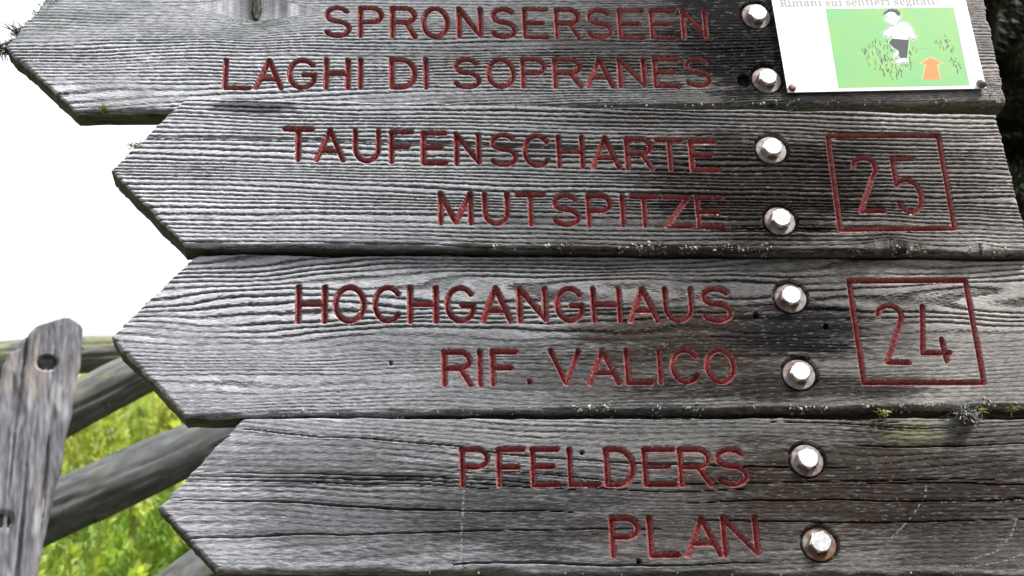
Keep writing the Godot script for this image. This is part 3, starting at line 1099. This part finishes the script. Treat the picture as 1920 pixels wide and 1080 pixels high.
func tuft(called: String, at: Vector3, size: float, strands: int, tints: Array, out: Vector3, label: String, category: String, seed_: int) -> void:
	var grow := RandomNumberGenerator.new()
	grow.seed = seed_
	var st := SurfaceTool.new()
	st.begin(Mesh.PRIMITIVE_TRIANGLES)
	st.set_smooth_group(-1)
	for n in strands:
		var p := Vector3(grow.randfn(), grow.randfn() * 0.6, grow.randfn() * 0.5) * size * 0.35
		var dir := (out + Vector3(grow.randfn(), grow.randfn(), grow.randfn()) * 0.75).normalized()
		var tint: Color = tints[grow.randi() % tints.size()] * grow.randf_range(0.75, 1.25)
		st.set_color(tint)
		var r := size * grow.randf_range(0.05, 0.11)
		var steps := 5
		var length := size * grow.randf_range(0.5, 1.5)
		for k in steps:
			var turn := Vector3(grow.randfn(), grow.randfn(), grow.randfn()) * 0.45
			var next := p + dir * length / steps
			var side := dir.cross(Vector3(0.3, 0.5, 0.8)).normalized()
			var up := dir.cross(side).normalized()
			var r1 := r * (1.0 - 0.8 * float(k + 1) / steps)
			var r0 := r * (1.0 - 0.8 * float(k) / steps)
			for q in 3:
				var a := TAU * q / 3.0
				var c := TAU * (q + 1) / 3.0
				var p0 := p + (side * cos(a) + up * sin(a)) * r0
				var p1 := p + (side * cos(c) + up * sin(c)) * r0
				var q0 := next + (side * cos(a) + up * sin(a)) * r1
				var q1 := next + (side * cos(c) + up * sin(c)) * r1
				for e in [p0, p1, q1, p0, q1, q0]:
					st.add_vertex(e)
			p = next
			dir = (dir + turn).normalized()
	st.generate_normals()
	var o := obj(called, st.commit(), coloured(0.95), self)
	o.position = at
	tag(o, label, category, "lichen and moss on the arrow boards")


func mm(x: float, y: float, z: float) -> Vector3:
	return Vector3(x * 0.001, Y0 + y * 0.001, z * 0.001)


func build_lichen() -> void:
	var grey := [Color(0.20, 0.205, 0.19), Color(0.13, 0.13, 0.12), Color(0.29, 0.295, 0.27), Color(0.09, 0.09, 0.085)]
	var green := [Color(0.24, 0.27, 0.07), Color(0.31, 0.33, 0.12), Color(0.15, 0.18, 0.05)]
	var left := Vector3(-0.7, 0.6, 0.3)
	tuft("lichen_tuft", mm(-385, 207, -13), 0.0085, 70, grey, Vector3(-0.7, 0.1, 0.2), "bushy grey lichen on the very tip of the topmost arrow board", "lichen", 1)
	tuft("lichen_tuft", mm(-375, 222, -12), 0.0082, 60, grey, left, "grey lichen tuft just above the topmost board's tip", "lichen", 2)
	tuft("lichen_tuft", mm(-362, 239, -13), 0.0060, 30, grey, left, "small spiky grey lichen halfway up the topmost board's pointed end", "lichen", 3)
	tuft("lichen_tuft", mm(-350, 258, -12), 0.0095, 70, grey, Vector3(-0.6, 0.3, 0.4), "dense curly grey lichen at the photo's upper left corner", "lichen", 4)
	tuft("lichen_tuft", mm(-380, 214, -14), 0.0050, 40, grey, left, "low grey lichen between the tip tuft and the one above it", "lichen", 12)
	tuft("lichen_tuft", mm(-368, 231, -14), 0.0052, 34, grey, left, "thin grey lichen fringe midway along the topmost board's upper slant", "lichen", 13)
	tuft("lichen_tuft", mm(-356, 249, -14), 0.0060, 44, grey, left, "grey lichen fringe just below the photo's upper left corner clump", "lichen", 14)
	tuft("moss_tuft", mm(-304, 151, -7), 0.0052, 26, green, Vector3(0, -0.2, 1), "yellow green moss on the topmost board's lower edge near the point", "moss", 5)
	tuft("moss_tuft", mm(-278, 112, 6), 0.0056, 30, green, left, "green moss tuft on the TAUFENSCHARTE board's pointed end", "moss", 6)
	tuft("moss_tuft", mm(267, -98, 0), 0.0056, 34, green, Vector3(0, 0.2, 1), "yellow green moss in the gap below the framed 24", "moss", 7)
	tuft("lichen_tuft", mm(327, -101, 2), 0.0088, 170, grey, Vector3(0, -0.2, 1), "large grey leafy lichen on the lowest board's upper edge", "lichen", 8)
	tuft("moss_tuft", mm(340, -97, 0), 0.0045, 20, green, Vector3(0, 0.3, 1), "small yellow moss just right of the large grey lichen", "moss", 9)
	tuft("moss_tuft", mm(364, -96, 0), 0.0045, 22, green, Vector3(0, 0.2, 1), "little moss sprig in the gap at the photo's right edge", "moss", 10)
	tuft("moss_tuft", mm(110, -46, 1), 0.0030, 14, [Color(0.35, 0.30, 0.14), Color(0.28, 0.25, 0.13)], Vector3(0, 0.2, 1), "tiny straw coloured moss on the letter C of VALICO", "moss", 11)


# ---------------------------------------------------------------- fence

func loft(rows: Array, tints: Callable, closed_ends := true) -> ArrayMesh:
	var st := SurfaceTool.new()
	st.begin(Mesh.PRIMITIVE_TRIANGLES)
	st.set_smooth_group(0)
	var n: int = rows[0].size()
	for k in rows.size():
		for q in n:
			st.set_color(tints.call(rows[k][q], float(k) / (rows.size() - 1), float(q) / n))
			st.add_vertex(rows[k][q])
	for k in rows.size() - 1:
		for q in n:
			var a := k * n + q
			var c := k * n + (q + 1) % n
			for m in [a, c, c + n, a, c + n, a + n]:
				st.add_index(m)
	if closed_ends:
		for k in [0, rows.size() - 1]:
			var mid := Vector3.ZERO
			for p in rows[k]:
				mid += p / n
			var base := rows.size() * n + (0 if k == 0 else 1)
			st.set_color(tints.call(mid, 0.0, 0.0))
			st.add_vertex(mid)
			for q in n:
				var a: int = k * n + q
				var c: int = k * n + (q + 1) % n
				for m in ([a, base, c] if k == 0 else [a, c, base]):
					st.add_index(m)
	st.generate_normals()
	return st.commit()


func build_fence() -> void:
	var root := thing("wooden_fence", Vector3(-0.55, 0.9, -1.05), "rustic grey fence of a split picket and slanting round poles", "fence")
	var o := root.position
	# picket: rows from its foot to the worn top; left and right edge, height
	var edge := [[-0.70, -0.585, 1.30], [-0.646, -0.544, 1.681], [-0.618, -0.521, 1.867], [-0.612, -0.511, 1.948], [-0.606, -0.502, 2.010], [-0.600, -0.495, 2.076], [-0.594, -0.490, 2.135], [-0.590, -0.488, 2.160], [-0.584, -0.487, 2.176], [-0.574, -0.487, 2.181], [-0.572, -0.487, 2.190], [-0.560, -0.487, 2.205], [-0.552, -0.488, 2.2155], [-0.544, -0.489, 2.219], [-0.530, -0.494, 2.223], [-0.516, -0.502, 2.227]]
	var rows := []
	var n := 64
	for k in 260:
		var f := pow(k / 259.0, 0.8) * (edge.size() - 1)
		var at := mini(int(f), edge.size() - 2)
		var u := f - at
		var l := lerpf(edge[at][0], edge[at + 1][0], u)
		var r := lerpf(edge[at][1], edge[at + 1][1], u)
		var y := lerpf(edge[at][2], edge[at + 1][2], u)
		l += 0.0022 * noise_a.get_noise_2d(y * 40.0, 2.0)
		r += 0.0016 * noise_a.get_noise_2d(y * 30.0, 8.0)
		var row := []
		for q in n:
			# rounded section: the front in even steps from right to left, then round the back
			var front := q < 56
			var c := 1.0 - 2.0 * q / 55.0 if front else -1.0 + 2.0 * (q - 55.0) / 9.0
			var s := sqrt(maxf(0.0, 1.0 - pow(absf(c), 7.0))) * (1.0 if front else -1.0)
			var x := (l + r) / 2 + (r - l) / 2 * c
			var z := -1.018 + 0.018 * s
			z += 0.0022 * noise_c.get_noise_3d(x * 60.0, y * 5.0, 0.0) + 0.001 * noise_b.get_noise_2d(x * 30.0, y * 14.0) - 0.004 * smooth(0.45, 0.6, noise_a.get_noise_2d(x * 55.0, y * 3.5)) + 0.0008 * noise_c.get_noise_2d(x * 160.0, y * 30.0)
			# a hollow with the loose knot in it
			if s > 0.5:
				for kn in [Vector2(-0.529, 2.161), Vector2(-0.566, 1.941)]:
					var d := Vector2(x - kn.x, (y - kn.y) * 1.25).length()
					z -= 0.004 * smooth(0.0165, 0.012, d)
			row.append(Vector3(x, y, z) - o)
		rows.append(row)
	var picket := obj("picket", loft(rows, picket_tint), old_wood, root)
	picket.set_meta("label", "purplish grey picket with a chipped top and two knots")
	var knot_look := coloured(0.95)
	knot_look.metallic_specular = 0.1
	for kn in [Vector3(-0.529, 2.161, -1.001), Vector3(-0.566, 1.941, -1.001)]:
		var knot := obj("knot", knot_mesh(0.0155), knot_look, picket)
		knot.position = kn - o
		knot.scale = Vector3(1.0, 0.78, 1.0)
	pole(root, [Vector3(-1.9, 2.175, -1.22), Vector3(-0.869, 2.241, -1.22), Vector3(-0.525, 2.263, -1.22), Vector3(-0.368, 2.274, -1.22), Vector3(0.5, 2.33, -1.22)], [0.030, 0.0288, 0.0285, 0.028, 0.026], 1.0, 21, "lichen covered topmost pole against the sky")
	pole(root, [Vector3(-1.26, 1.72, -1.12), Vector3(-0.647, 2.065, -1.12), Vector3(-0.506, 2.144, -1.12), Vector3(-0.450, 2.176, -1.12), Vector3(-0.305, 2.259, -1.12), Vector3(0.0, 2.43, -1.12)], [0.036, 0.0345, 0.0335, 0.033, 0.032, 0.03], 0.45, 34, "short visible slanting pole under the topmost one")
	pole(root, [Vector3(-1.2, 1.67, -1.10), Vector3(-0.669, 1.916, -1.10), Vector3(-0.549, 1.972, -1.10), Vector3(-0.476, 2.007, -1.10), Vector3(-0.359, 2.063, -1.10), Vector3(-0.253, 2.113, -1.10), Vector3(0.1, 2.28, -1.10)], [0.044, 0.0415, 0.0405, 0.0395, 0.0365, 0.036, 0.032], 0.12, 47, "longest visible slanting pole, smooth and grey")
	pole(root, [Vector3(-0.9, 1.46, -1.10), Vector3(-0.451, 1.795, -1.10), Vector3(-0.352, 1.869, -1.10), Vector3(-0.283, 1.920, -1.10), Vector3(-0.191, 1.988, -1.10), Vector3(0.15, 2.24, -1.10)], [0.04, 0.037, 0.0356, 0.035, 0.034, 0.031], 0.1, 58, "lowest slanting pole with a pale knot")
	# a second picket further on, behind the boards, that carries the poles
	var far_rows := []
	for k in 30:
		var y := lerpf(0.9, 2.5, k / 29.0)
		var row := []
		for q in 20:
			var a := TAU * q / 20
			row.append(Vector3(0.12 + 0.05 * signf(cos(a)) * pow(absf(cos(a)), 0.5) + 0.05 * (y - 1.7), y, -1.022 + 0.016 * signf(sin(a)) * pow(absf(sin(a)), 0.5)) - o)
		far_rows.append(row)
	obj("picket", loft(far_rows, picket_tint), old_wood, root)


func picket_tint(p: Vector3, _k: float, _q: float) -> Color:
	var streak := noise_c.get_noise_3d(p.x * 70.0, p.y * 6.0, 3.0)
	var patch := noise_c.get_noise_3d(p.x * 12.0, p.y * 5.0, 9.0)
	var g := 0.14 + 0.12 * streak + 0.05 * noise_b.get_noise_2d(p.x * 260.0, p.y * 40.0)
	var tint := Color(g * 0.98, g * 0.97, g * 1.08)
	tint = tint.lerp(Color(0.30, 0.255, 0.225), 0.55 * smooth(0.12, 0.45, patch + 0.4 * streak))
	var flake := noise_c.get_noise_2d(p.x * 34.0, p.y * 9.0)
	tint = tint.lerp(Color(0.40, 0.41, 0.43), 0.45 * smooth(0.2, 0.55, flake))
	tint = tint.lerp(Color(0.07, 0.065, 0.07), 0.5 * smooth(0.3, 0.5, -flake))
	return tint


func knot_mesh(r: float) -> ArrayMesh:
	var rows := []
	for k in 6:
		var row := []
		for q in 24:
			var a := TAU * q / 24
			var f: float = [1.0, 0.98, 0.85, 0.6, 0.3, 0.02][k] * (1.0 + 0.06 * sin(a * 3.0))
			row.append(Vector3(r * f * cos(a), r * f * sin(a), [-0.012, -0.0035, -0.0022, -0.0024, -0.0020, -0.0022][k]))
		rows.append(row)
	return loft(rows, func(p: Vector3, _k, _q): 
		var g := 0.028 + 0.016 * noise_c.get_noise_2d(p.x * 300.0, p.y * 300.0) + 0.008 * sin(p.length() * 2600.0)
		return Color(g, g * 0.95, g * 0.95), false)


func pole(root: Node3D, path: Array, radii: Array, lichen: float, seed_: int, label: String) -> void:
	var o := root.position
	var curve := Curve3D.new()
	for p in path:
		curve.add_point(p)
	var long := curve.get_baked_length()
	var n := 64
	var rings := int(long / 0.0045)
	var rows := []
	for k in rings + 1:
		var d := long * k / rings
		var p := curve.sample_baked(d)
		var ahead := (curve.sample_baked(minf(d + 0.05, long)) - curve.sample_baked(maxf(d - 0.05, 0.0))).normalized()
		var side := ahead.cross(Vector3.BACK).normalized()
		var f := d / long * (radii.size() - 1)
		# radii go with the points, which are not evenly spaced
		var r: float = radii[-1]
		for q in path.size() - 1:
			if p.x >= path[q].x - 1e-4 and p.x <= path[q + 1].x + 1e-4:
				r = lerpf(radii[q], radii[q + 1], (p.x - path[q].x) / (path[q + 1].x - path[q].x))
		if f < 0.0:
			r = radii[0]
		var row := []
		for q in n:
			var a := TAU * q / n
			var bump := 0.0022 * noise_a.get_noise_3d(d * 9.0, cos(a) * 1.2, sin(a) * 1.2 + seed_) + 0.0011 * noise_c.get_noise_3d(d * 10.0, cos(a) * 9.0, sin(a) * 9.0 + seed_) - 0.003 * smooth(0.42, 0.55, noise_a.get_noise_3d(d * 3.0, cos(a) * 6.0, sin(a) * 6.0 + seed_ + 4.0))
			row.append(p + (side * cos(a) + Vector3.BACK * sin(a)) * (r + bump) - o)
		rows.append(row)
	var tints := func(v: Vector3, k: float, q: float) -> Color:
		var d := k * long
		var a := q * TAU
		var streak := noise_c.get_noise_3d(d * 6.0, cos(a) * 9.0, sin(a) * 9.0 + seed_)
		var g := 0.115 + 0.05 * streak + 0.08 * noise_c.get_noise_3d(d * 22.0, cos(a) * 2.5, sin(a) * 2.5 + seed_)
		g = maxf(g, 0.03)
		var tint := Color(g * 0.94, g, g * 1.05)
		var patch := noise_c.get_noise_3d(d * 16.0, cos(a) * 2.2, sin(a) * 2.2 + seed_ + 5.0)
		if patch > 0.28:
			tint = tint.lerp(Color(0.05, 0.05, 0.045), 0.5 * smooth(0.28, 0.4, patch))
		tint = tint.lerp(Color(0.22, 0.24, 0.09), lichen * 0.8 * smooth(-0.1, 0.3, patch))
		tint = tint.lerp(Color(0.20, 0.17, 0.12), lichen * 0.6 * smooth(0.0, 0.35, -patch))
		return tint
	var made := obj("pole", loft(rows, tints), old_wood, root)
	made.set_meta("label", label)
	# scraps of bark and lichen along it
	var st := SurfaceTool.new()
	st.begin(Mesh.PRIMITIVE_TRIANGLES)
	st.set_smooth_group(-1)
	var bits := RandomNumberGenerator.new()
	bits.seed = seed_
	for k in int(90 + 260 * lichen):
		var row: Array = rows[bits.randi() % rows.size()]
		var q := bits.randi() % n
		var at: Vector3 = row[q]
		var size := bits.randf_range(0.0015, 0.0055)
		var g := bits.randf_range(0.03, 0.09)
		st.set_color(Color(g, g * 1.05, g * 0.85) if bits.randf() < 1.0 - 0.7 * lichen else Color(0.2, 0.23, 0.09) * bits.randf_range(0.7, 1.5))
		var rim := []
		for e in 6:
			rim.append(Vector3(bits.randfn(), bits.randfn(), bits.randfn()).normalized() * size * bits.randf_range(0.5, 1.2))
		for e in 6:
			for p in [Vector3.ZERO, rim[(e + 1) % 6], rim[e]]:
				st.add_vertex(at + p)
	st.generate_normals()
	var scraps := obj("lichen_scraps", st.commit(), coloured(0.95), made)
	scraps.set_meta("kind", "stuff")


# ---------------------------------------------------------------- hillside

func ground_at(x: float, z: float) -> float:
	var back := -z                         # metres behind the sign
	var y := 0.0
	y += 1.15 * smooth(0.35, 1.6, back)
	y += 0.487 * maxf(0.0, minf(back, 13.0) - 1.2)
	y -= 0.25 * maxf(0.0, back - 14.5)
	y = maxf(y, -3.0)
	if back < 0.0:
		y -= 0.06 * minf(-back, 60.0)
	y += 0.12 * noise_c.get_noise_2d(x * 0.35, z * 0.35) * clampf(back + 1.0, 0.15, 1.0)
	return y


func build_ground() -> void:
	var st := SurfaceTool.new()
	st.begin(Mesh.PRIMITIVE_TRIANGLES)
	st.set_smooth_group(0)
	var n := 150
	var spread := func(k: int) -> float:
		var f := 2.0 * k / n - 1.0
		return signf(f) * (9.0 * absf(f) + 240.0 * pow(absf(f), 5.0))
	for j in n + 1:
		for i in n + 1:
			var x: float = spread.call(i)
			var z: float = spread.call(j) - 4.0
			var f := noise_c.get_noise_2d(x * 0.8, z * 0.8)
			var meadow := smooth(0.3, 1.4, -z)
			st.set_color(Color(0.062, 0.05, 0.038).lerp(Color(0.075, 0.10, 0.022), meadow) * (1.0 + 0.4 * f))
			st.add_vertex(Vector3(x, ground_at(x, z), z))
	for j in n:
		for i in n:
			var a := j * (n + 1) + i
			for m in [a, a + 1, a + n + 2, a, a + n + 2, a + n + 1]:
				st.add_index(m)
	st.generate_normals()
	var o := obj("ground", st.commit(), coloured(0.95), self)
	o.set_meta("kind", "structure")
	# meadow grass on the bank, seen between the poles
	var blade := SurfaceTool.new()
	blade.begin(Mesh.PRIMITIVE_TRIANGLES)
	blade.set_smooth_group(-1)
	var grow := RandomNumberGenerator.new()
	grow.seed = 12
	for q in 9:
		var a := grow.randf() * TAU
		var out := Vector3(cos(a), 0, sin(a))
		var p := out * grow.randf() * 0.03
		var wide := Vector3(-sin(a), 0, cos(a)) * 0.0028
		var tall := grow.randf_range(0.08, 0.2)
		var p1 := p + Vector3(0, tall * 0.6, 0) + out * tall * 0.15
		var p2 := p + Vector3(0, tall, 0) + out * tall * 0.5
		for e in [p - wide, p1 - wide * 0.8, p1 + wide * 0.8, p - wide, p1 + wide * 0.8, p + wide, p1 - wide * 0.8, p2, p1 + wide * 0.8]:
			blade.add_vertex(e)
	blade.generate_normals()
	var mm_ := MultiMesh.new()
	mm_.transform_format = MultiMesh.TRANSFORM_3D
	mm_.use_colors = true
	mm_.mesh = blade.commit()
	var spots := []
	for q in 16000:
		var back := 1.5 + 12.5 * pow(grow.randf(), 1.4)
		var x := grow.randf_range(-0.62, 0.3) * (back + 1.2) - 0.1
		spots.append(Vector3(x, ground_at(x, -back) - 0.005, -back))
	mm_.instance_count = spots.size()
	for q in spots.size():
		var far: float = 1.0 + 0.05 * -spots[q].z
		mm_.set_instance_transform(q, Transform3D(Basis(Vector3.UP, grow.randf() * TAU).scaled(Vector3.ONE * grow.randf_range(0.7, 1.4) * far), spots[q]))
		var f := grow.randf()
		mm_.set_instance_color(q, Color(0.33, 0.42, 0.12).lerp(Color(0.55, 0.57, 0.22), f * f) * grow.randf_range(0.7, 1.2))
	var grass := MultiMeshInstance3D.new()
	grass.name = "meadow_grass"
	grass.multimesh = mm_
	grass.material_override = leaf_material()
	grass.set_meta("kind", "stuff")
	tag(grass, "yellow green meadow grass on the bank behind the fence", "grass")
	add_child(grass)


func leaf_material() -> StandardMaterial3D:
	var m := coloured(0.65)
	m.backlight_enabled = true
	m.backlight = Color(0.9, 0.95, 0.5)
	return m


# ---------------------------------------------------------------- feathery shrubs behind the fence

func spray_mesh(grow: RandomNumberGenerator, length: float, leaves: int, leaf: float) -> ArrayMesh:
	var st := SurfaceTool.new()
	st.begin(Mesh.PRIMITIVE_TRIANGLES)
	st.set_smooth_group(-1)
	var bend := Vector3(grow.randfn() * 0.15, 0, grow.randfn() * 0.15)
	for q in leaves:
		var f := pow(float(q + 1) / leaves, 0.9)
		var p := Vector3(0, length * f, 0) + bend * length * f * f
		var a := q * 2.4 + grow.randf() * 0.6
		var out := (Vector3(cos(a), 0.75 + 0.5 * f, sin(a))).normalized()
		var wide := out.cross(Vector3(grow.randfn(), grow.randfn(), grow.randfn())).normalized() * leaf * 0.17
		var l := leaf * (1.1 - 0.55 * f) * grow.randf_range(0.7, 1.2)
		for e in [p, p + out * l * 0.5 + wide, p + out * l, p, p + out * l, p + out * l * 0.5 - wide]:
			st.add_vertex(e)
	# stem
	for q in 3:
		var a := TAU * q / 3.0
		var c := TAU * (q + 1) / 3.0
		var r := 0.0014
		for e in [Vector3(cos(a) * r, 0, sin(a) * r), Vector3(0, length, 0) + bend * length, Vector3(cos(c) * r, 0, sin(c) * r)]:
			st.add_vertex(e)
	st.generate_normals()
	return st.commit()


func build_shrubs() -> void:
	var grow := RandomNumberGenerator.new()
	grow.seed = 41
	var kinds := []
	for k in 3:
		kinds.append(spray_mesh(grow, 0.2, 96, 0.027))
	var look := leaf_material()
	# x, metres behind the sign, height, width, look
	var spots := [
		[-0.80, 2.0, 0.62, 0.34, 0, "yellow green shrub right beside the picket, under the longest pole"], [-0.52, 2.1, 0.60, 0.36, 1, "bright green shrub in the gap left of the lowest board's point"], [-0.30, 2.3, 0.66, 0.34, 2, "golden green shrub partly behind the lowest pole and board"],
		[-1.05, 2.6, 0.75, 0.42, 1, "green shrub mostly hidden behind the picket"], [-0.66, 2.9, 0.70, 0.40, 2, "golden tipped shrub behind the longest slanting pole"], [-0.36, 3.1, 0.75, 0.42, 0, "yellow green shrub just under the HOCHGANGHAUS board's lower corner"],
		[-0.9, 3.8, 0.55, 0.5, 2, "golden shrub between the two slanting poles, nearest the picket"], [-0.5, 4.2, 0.55, 0.5, 1, "green shrub in the middle of the gap between slanting poles"], [-0.1, 3.6, 0.7, 0.5, 0, "yellow green shrub hidden by the third board"],
		[-1.3, 4.8, 0.5, 0.6, 0, "pale shrub up the bank, left of the others"], [-0.75, 5.6, 0.45, 0.6, 1, "farthest green shrub up the bank, under the upper slanting pole"],
	]
	var tips := [Color(0.58, 0.64, 0.21), Color(0.40, 0.53, 0.15), Color(0.66, 0.66, 0.25)]
	for s in spots:
		var at := Vector3(s[0], ground_at(s[0], -s[1]) - 0.02, -s[1])
		var label: String = s[5]
		var root := thing("feathery_shrub", at, label, "shrub", "shrubs behind the fence")
		var st := SurfaceTool.new()
		st.begin(Mesh.PRIMITIVE_TRIANGLES)
		st.set_smooth_group(-1)
		var m := MultiMesh.new()
		m.transform_format = MultiMesh.TRANSFORM_3D
		m.use_colors = true
		m.mesh = kinds[s[4]]
		var set_ := []
		var tall: float = s[2]
		var wide: float = s[3]
		for q in 9:
			var a := TAU * q / 9.0 + grow.randf()
			var tip := Vector3(cos(a) * wide * 0.6, tall * grow.randf_range(0.6, 1.0), sin(a) * wide * 0.6)
			st.set_color(Color(0.10, 0.075, 0.05))
			var side := tip.cross(Vector3.UP).normalized() * 0.005
			for e in [-side, tip, side, -side.rotated(tip.normalized(), PI / 2), tip, side.rotated(tip.normalized(), PI / 2)]:
				st.add_vertex(e)
		for q in 150:
			var a := grow.randf() * TAU
			var f := grow.randf()
			var r := wide * sqrt(grow.randf()) * (1.05 - 0.65 * f)
			var p := Vector3(cos(a) * r, tall * (0.05 + 0.85 * f), sin(a) * r)
			var up := (Vector3(cos(a) * 0.45, 1.0, sin(a) * 0.45) + Vector3(grow.randfn(), grow.randfn(), grow.randfn()) * 0.28).normalized()
			var x := up.cross(Vector3(0.3, 0.1, 1)).normalized()
			set_.append([Transform3D(Basis(x, up, x.cross(up)).scaled(Vector3.ONE * grow.randf_range(0.8, 1.7)), p), f])
		m.instance_count = set_.size()
		for q in set_.size():
			m.set_instance_transform(q, set_[q][0])
			m.set_instance_color(q, tips[s[4]].lerp(Color(0.10, 0.19, 0.03), grow.randf() * 0.6) * grow.randf_range(0.8, 1.25))
		st.generate_normals()
		obj("stems", st.commit(), coloured(0.8), root).set_meta("kind", "stuff")
		var crown := MultiMeshInstance3D.new()
		crown.name = "crown"
		crown.set_meta("kind", "stuff")
		crown.multimesh = m
		crown.material_override = look
		root.add_child(crown)


# ---------------------------------------------------------------- dark spruces on the right

func build_spruces() -> void:
	var grow := RandomNumberGenerator.new()
	grow.seed = 77
	var twig := SurfaceTool.new()
	twig.begin(Mesh.PRIMITIVE_TRIANGLES)
	twig.set_smooth_group(-1)
	for q in 90:
		var f := q / 90.0
		var p := Vector3(0.16 * f, -0.02 * f * f, 0)
		var a := q * 2.4
		var out := Vector3(0.6, sin(a), cos(a)).normalized()
		var l := 0.022 * (1.1 - 0.5 * f)
		var wide := out.cross(Vector3(0.2, 0.9, 0.4)).normalized() * 0.0028
		for e in [p - wide, p + out * l, p + wide]:
			twig.add_vertex(e)
	twig.generate_normals()
	var needles := twig.commit()
	var look := coloured(0.7)
	var spots := [[1.8, -2.3, 8.5, 1.35], [3.0, -3.0, 9.0, 1.6], [2.4, -4.6, 11.0, 1.9], [4.0, -1.2, 9.0, 1.5]]
	# the wood's edge across the path, behind the viewer, keeps out the low sky
	for q in 9:
		var a := lerpf(-1.35, 1.35, q / 8.0)
		var d := 7.5 + 1.6 * sin(q * 2.3)
		spots.append([-0.1 + d * sin(a), 1.0 + d * cos(a), 4.3 + 0.9 * sin(q * 3.1), 1.9])
	var labels := ["nearest dark spruce at the photo's right edge", "tall dark spruce just behind the nearest one", "dark spruce deepest in the shade on the right", "dark spruce outermost on the right"]
	for q in 9:
		labels.append("low dark spruce at the wood's edge behind the viewer, number %s from the left" % ["one", "two", "three", "four", "five", "six", "seven", "eight", "nine"][8 - q])
	for n in spots.size():
		var s: Array = spots[n]
		var at := Vector3(s[0], ground_at(s[0], s[1]) - 0.1, s[1])
		var root := thing("spruce_tree", at, labels[n], "tree", "dark spruces on the right" if n < 4 else "spruces along the wood's edge")
		var rows := []
		for k in 14:
			var f := k / 13.0
			var row := []
			for q in 10:
				var a := TAU * q / 10
				var r := lerpf(0.13, 0.01, f) * (1.0 + 0.1 * noise_a.get_noise_2d(a, f * 9.0))
				row.append(Vector3(cos(a) * r, s[2] * f, -sin(a) * r))
			rows.append(row)
		obj("trunk", loft(rows, func(p: Vector3, _k, _q): return Color(0.07, 0.052, 0.04) * (1.0 + 0.5 * noise_c.get_noise_3d(p.x * 20.0, p.y * 4.0, p.z * 20.0))), coloured(0.9), root)
		var limbs := SurfaceTool.new()
		limbs.begin(Mesh.PRIMITIVE_TRIANGLES)
		limbs.set_smooth_group(-1)
		var places := []
		var whorls := int(s[2] / 0.16)
		for k in whorls:
			var f := (k + 0.5) / whorls
			if f < 0.05:
				continue
			var reach: float = s[3] * (1.02 - f) * grow.randf_range(0.85, 1.1)
			for e in 6:
				var a := TAU * e / 6.0 + grow.randf() * 0.9
				var dir := Vector3(cos(a), 0, sin(a))
				var base := Vector3(0, s[2] * f, 0)
				var tip := base + dir * reach + Vector3(0, -0.28 * reach, 0)
				var side := Vector3(-sin(a), 0, cos(a))
				limbs.set_color(Color(0.055, 0.042, 0.034))
				for c in [base + side * 0.012, tip, base - side * 0.012, base + Vector3(0, 0.012, 0), tip, base - Vector3(0, 0.012, 0)]:
					limbs.add_vertex(c)
				for q in int(90 * reach) + 14:
					var u := pow(grow.randf(), 0.6)
					var p := base.lerp(tip, u)
					var away := (dir * 0.8 + side * grow.randf_range(-1.0, 1.0) + Vector3(0, grow.randf_range(-0.7, 0.15), 0)).normalized()
					var up := away.cross(side).normalized() if absf(away.dot(side)) < 0.95 else Vector3.UP
					places.append(Transform3D(Basis(away, up, away.cross(up)).scaled(Vector3.ONE * grow.randf_range(0.8, 1.7)), p))
		limbs.generate_normals()
		obj("limbs", limbs.commit(), coloured(0.9), root).set_meta("kind", "stuff")
		var m := MultiMesh.new()
		m.transform_format = MultiMesh.TRANSFORM_3D
		m.use_colors = true
		m.mesh = needles
		m.instance_count = places.size()
		for q in places.size():
			m.set_instance_transform(q, places[q])
			m.set_instance_color(q, Color(0.022, 0.032, 0.014).lerp(Color(0.05, 0.04, 0.025), grow.randf() * grow.randf()))
		var crown := MultiMeshInstance3D.new()
		crown.name = "crown"
		crown.set_meta("kind", "stuff")
		crown.multimesh = m
		crown.material_override = look
		root.add_child(crown)
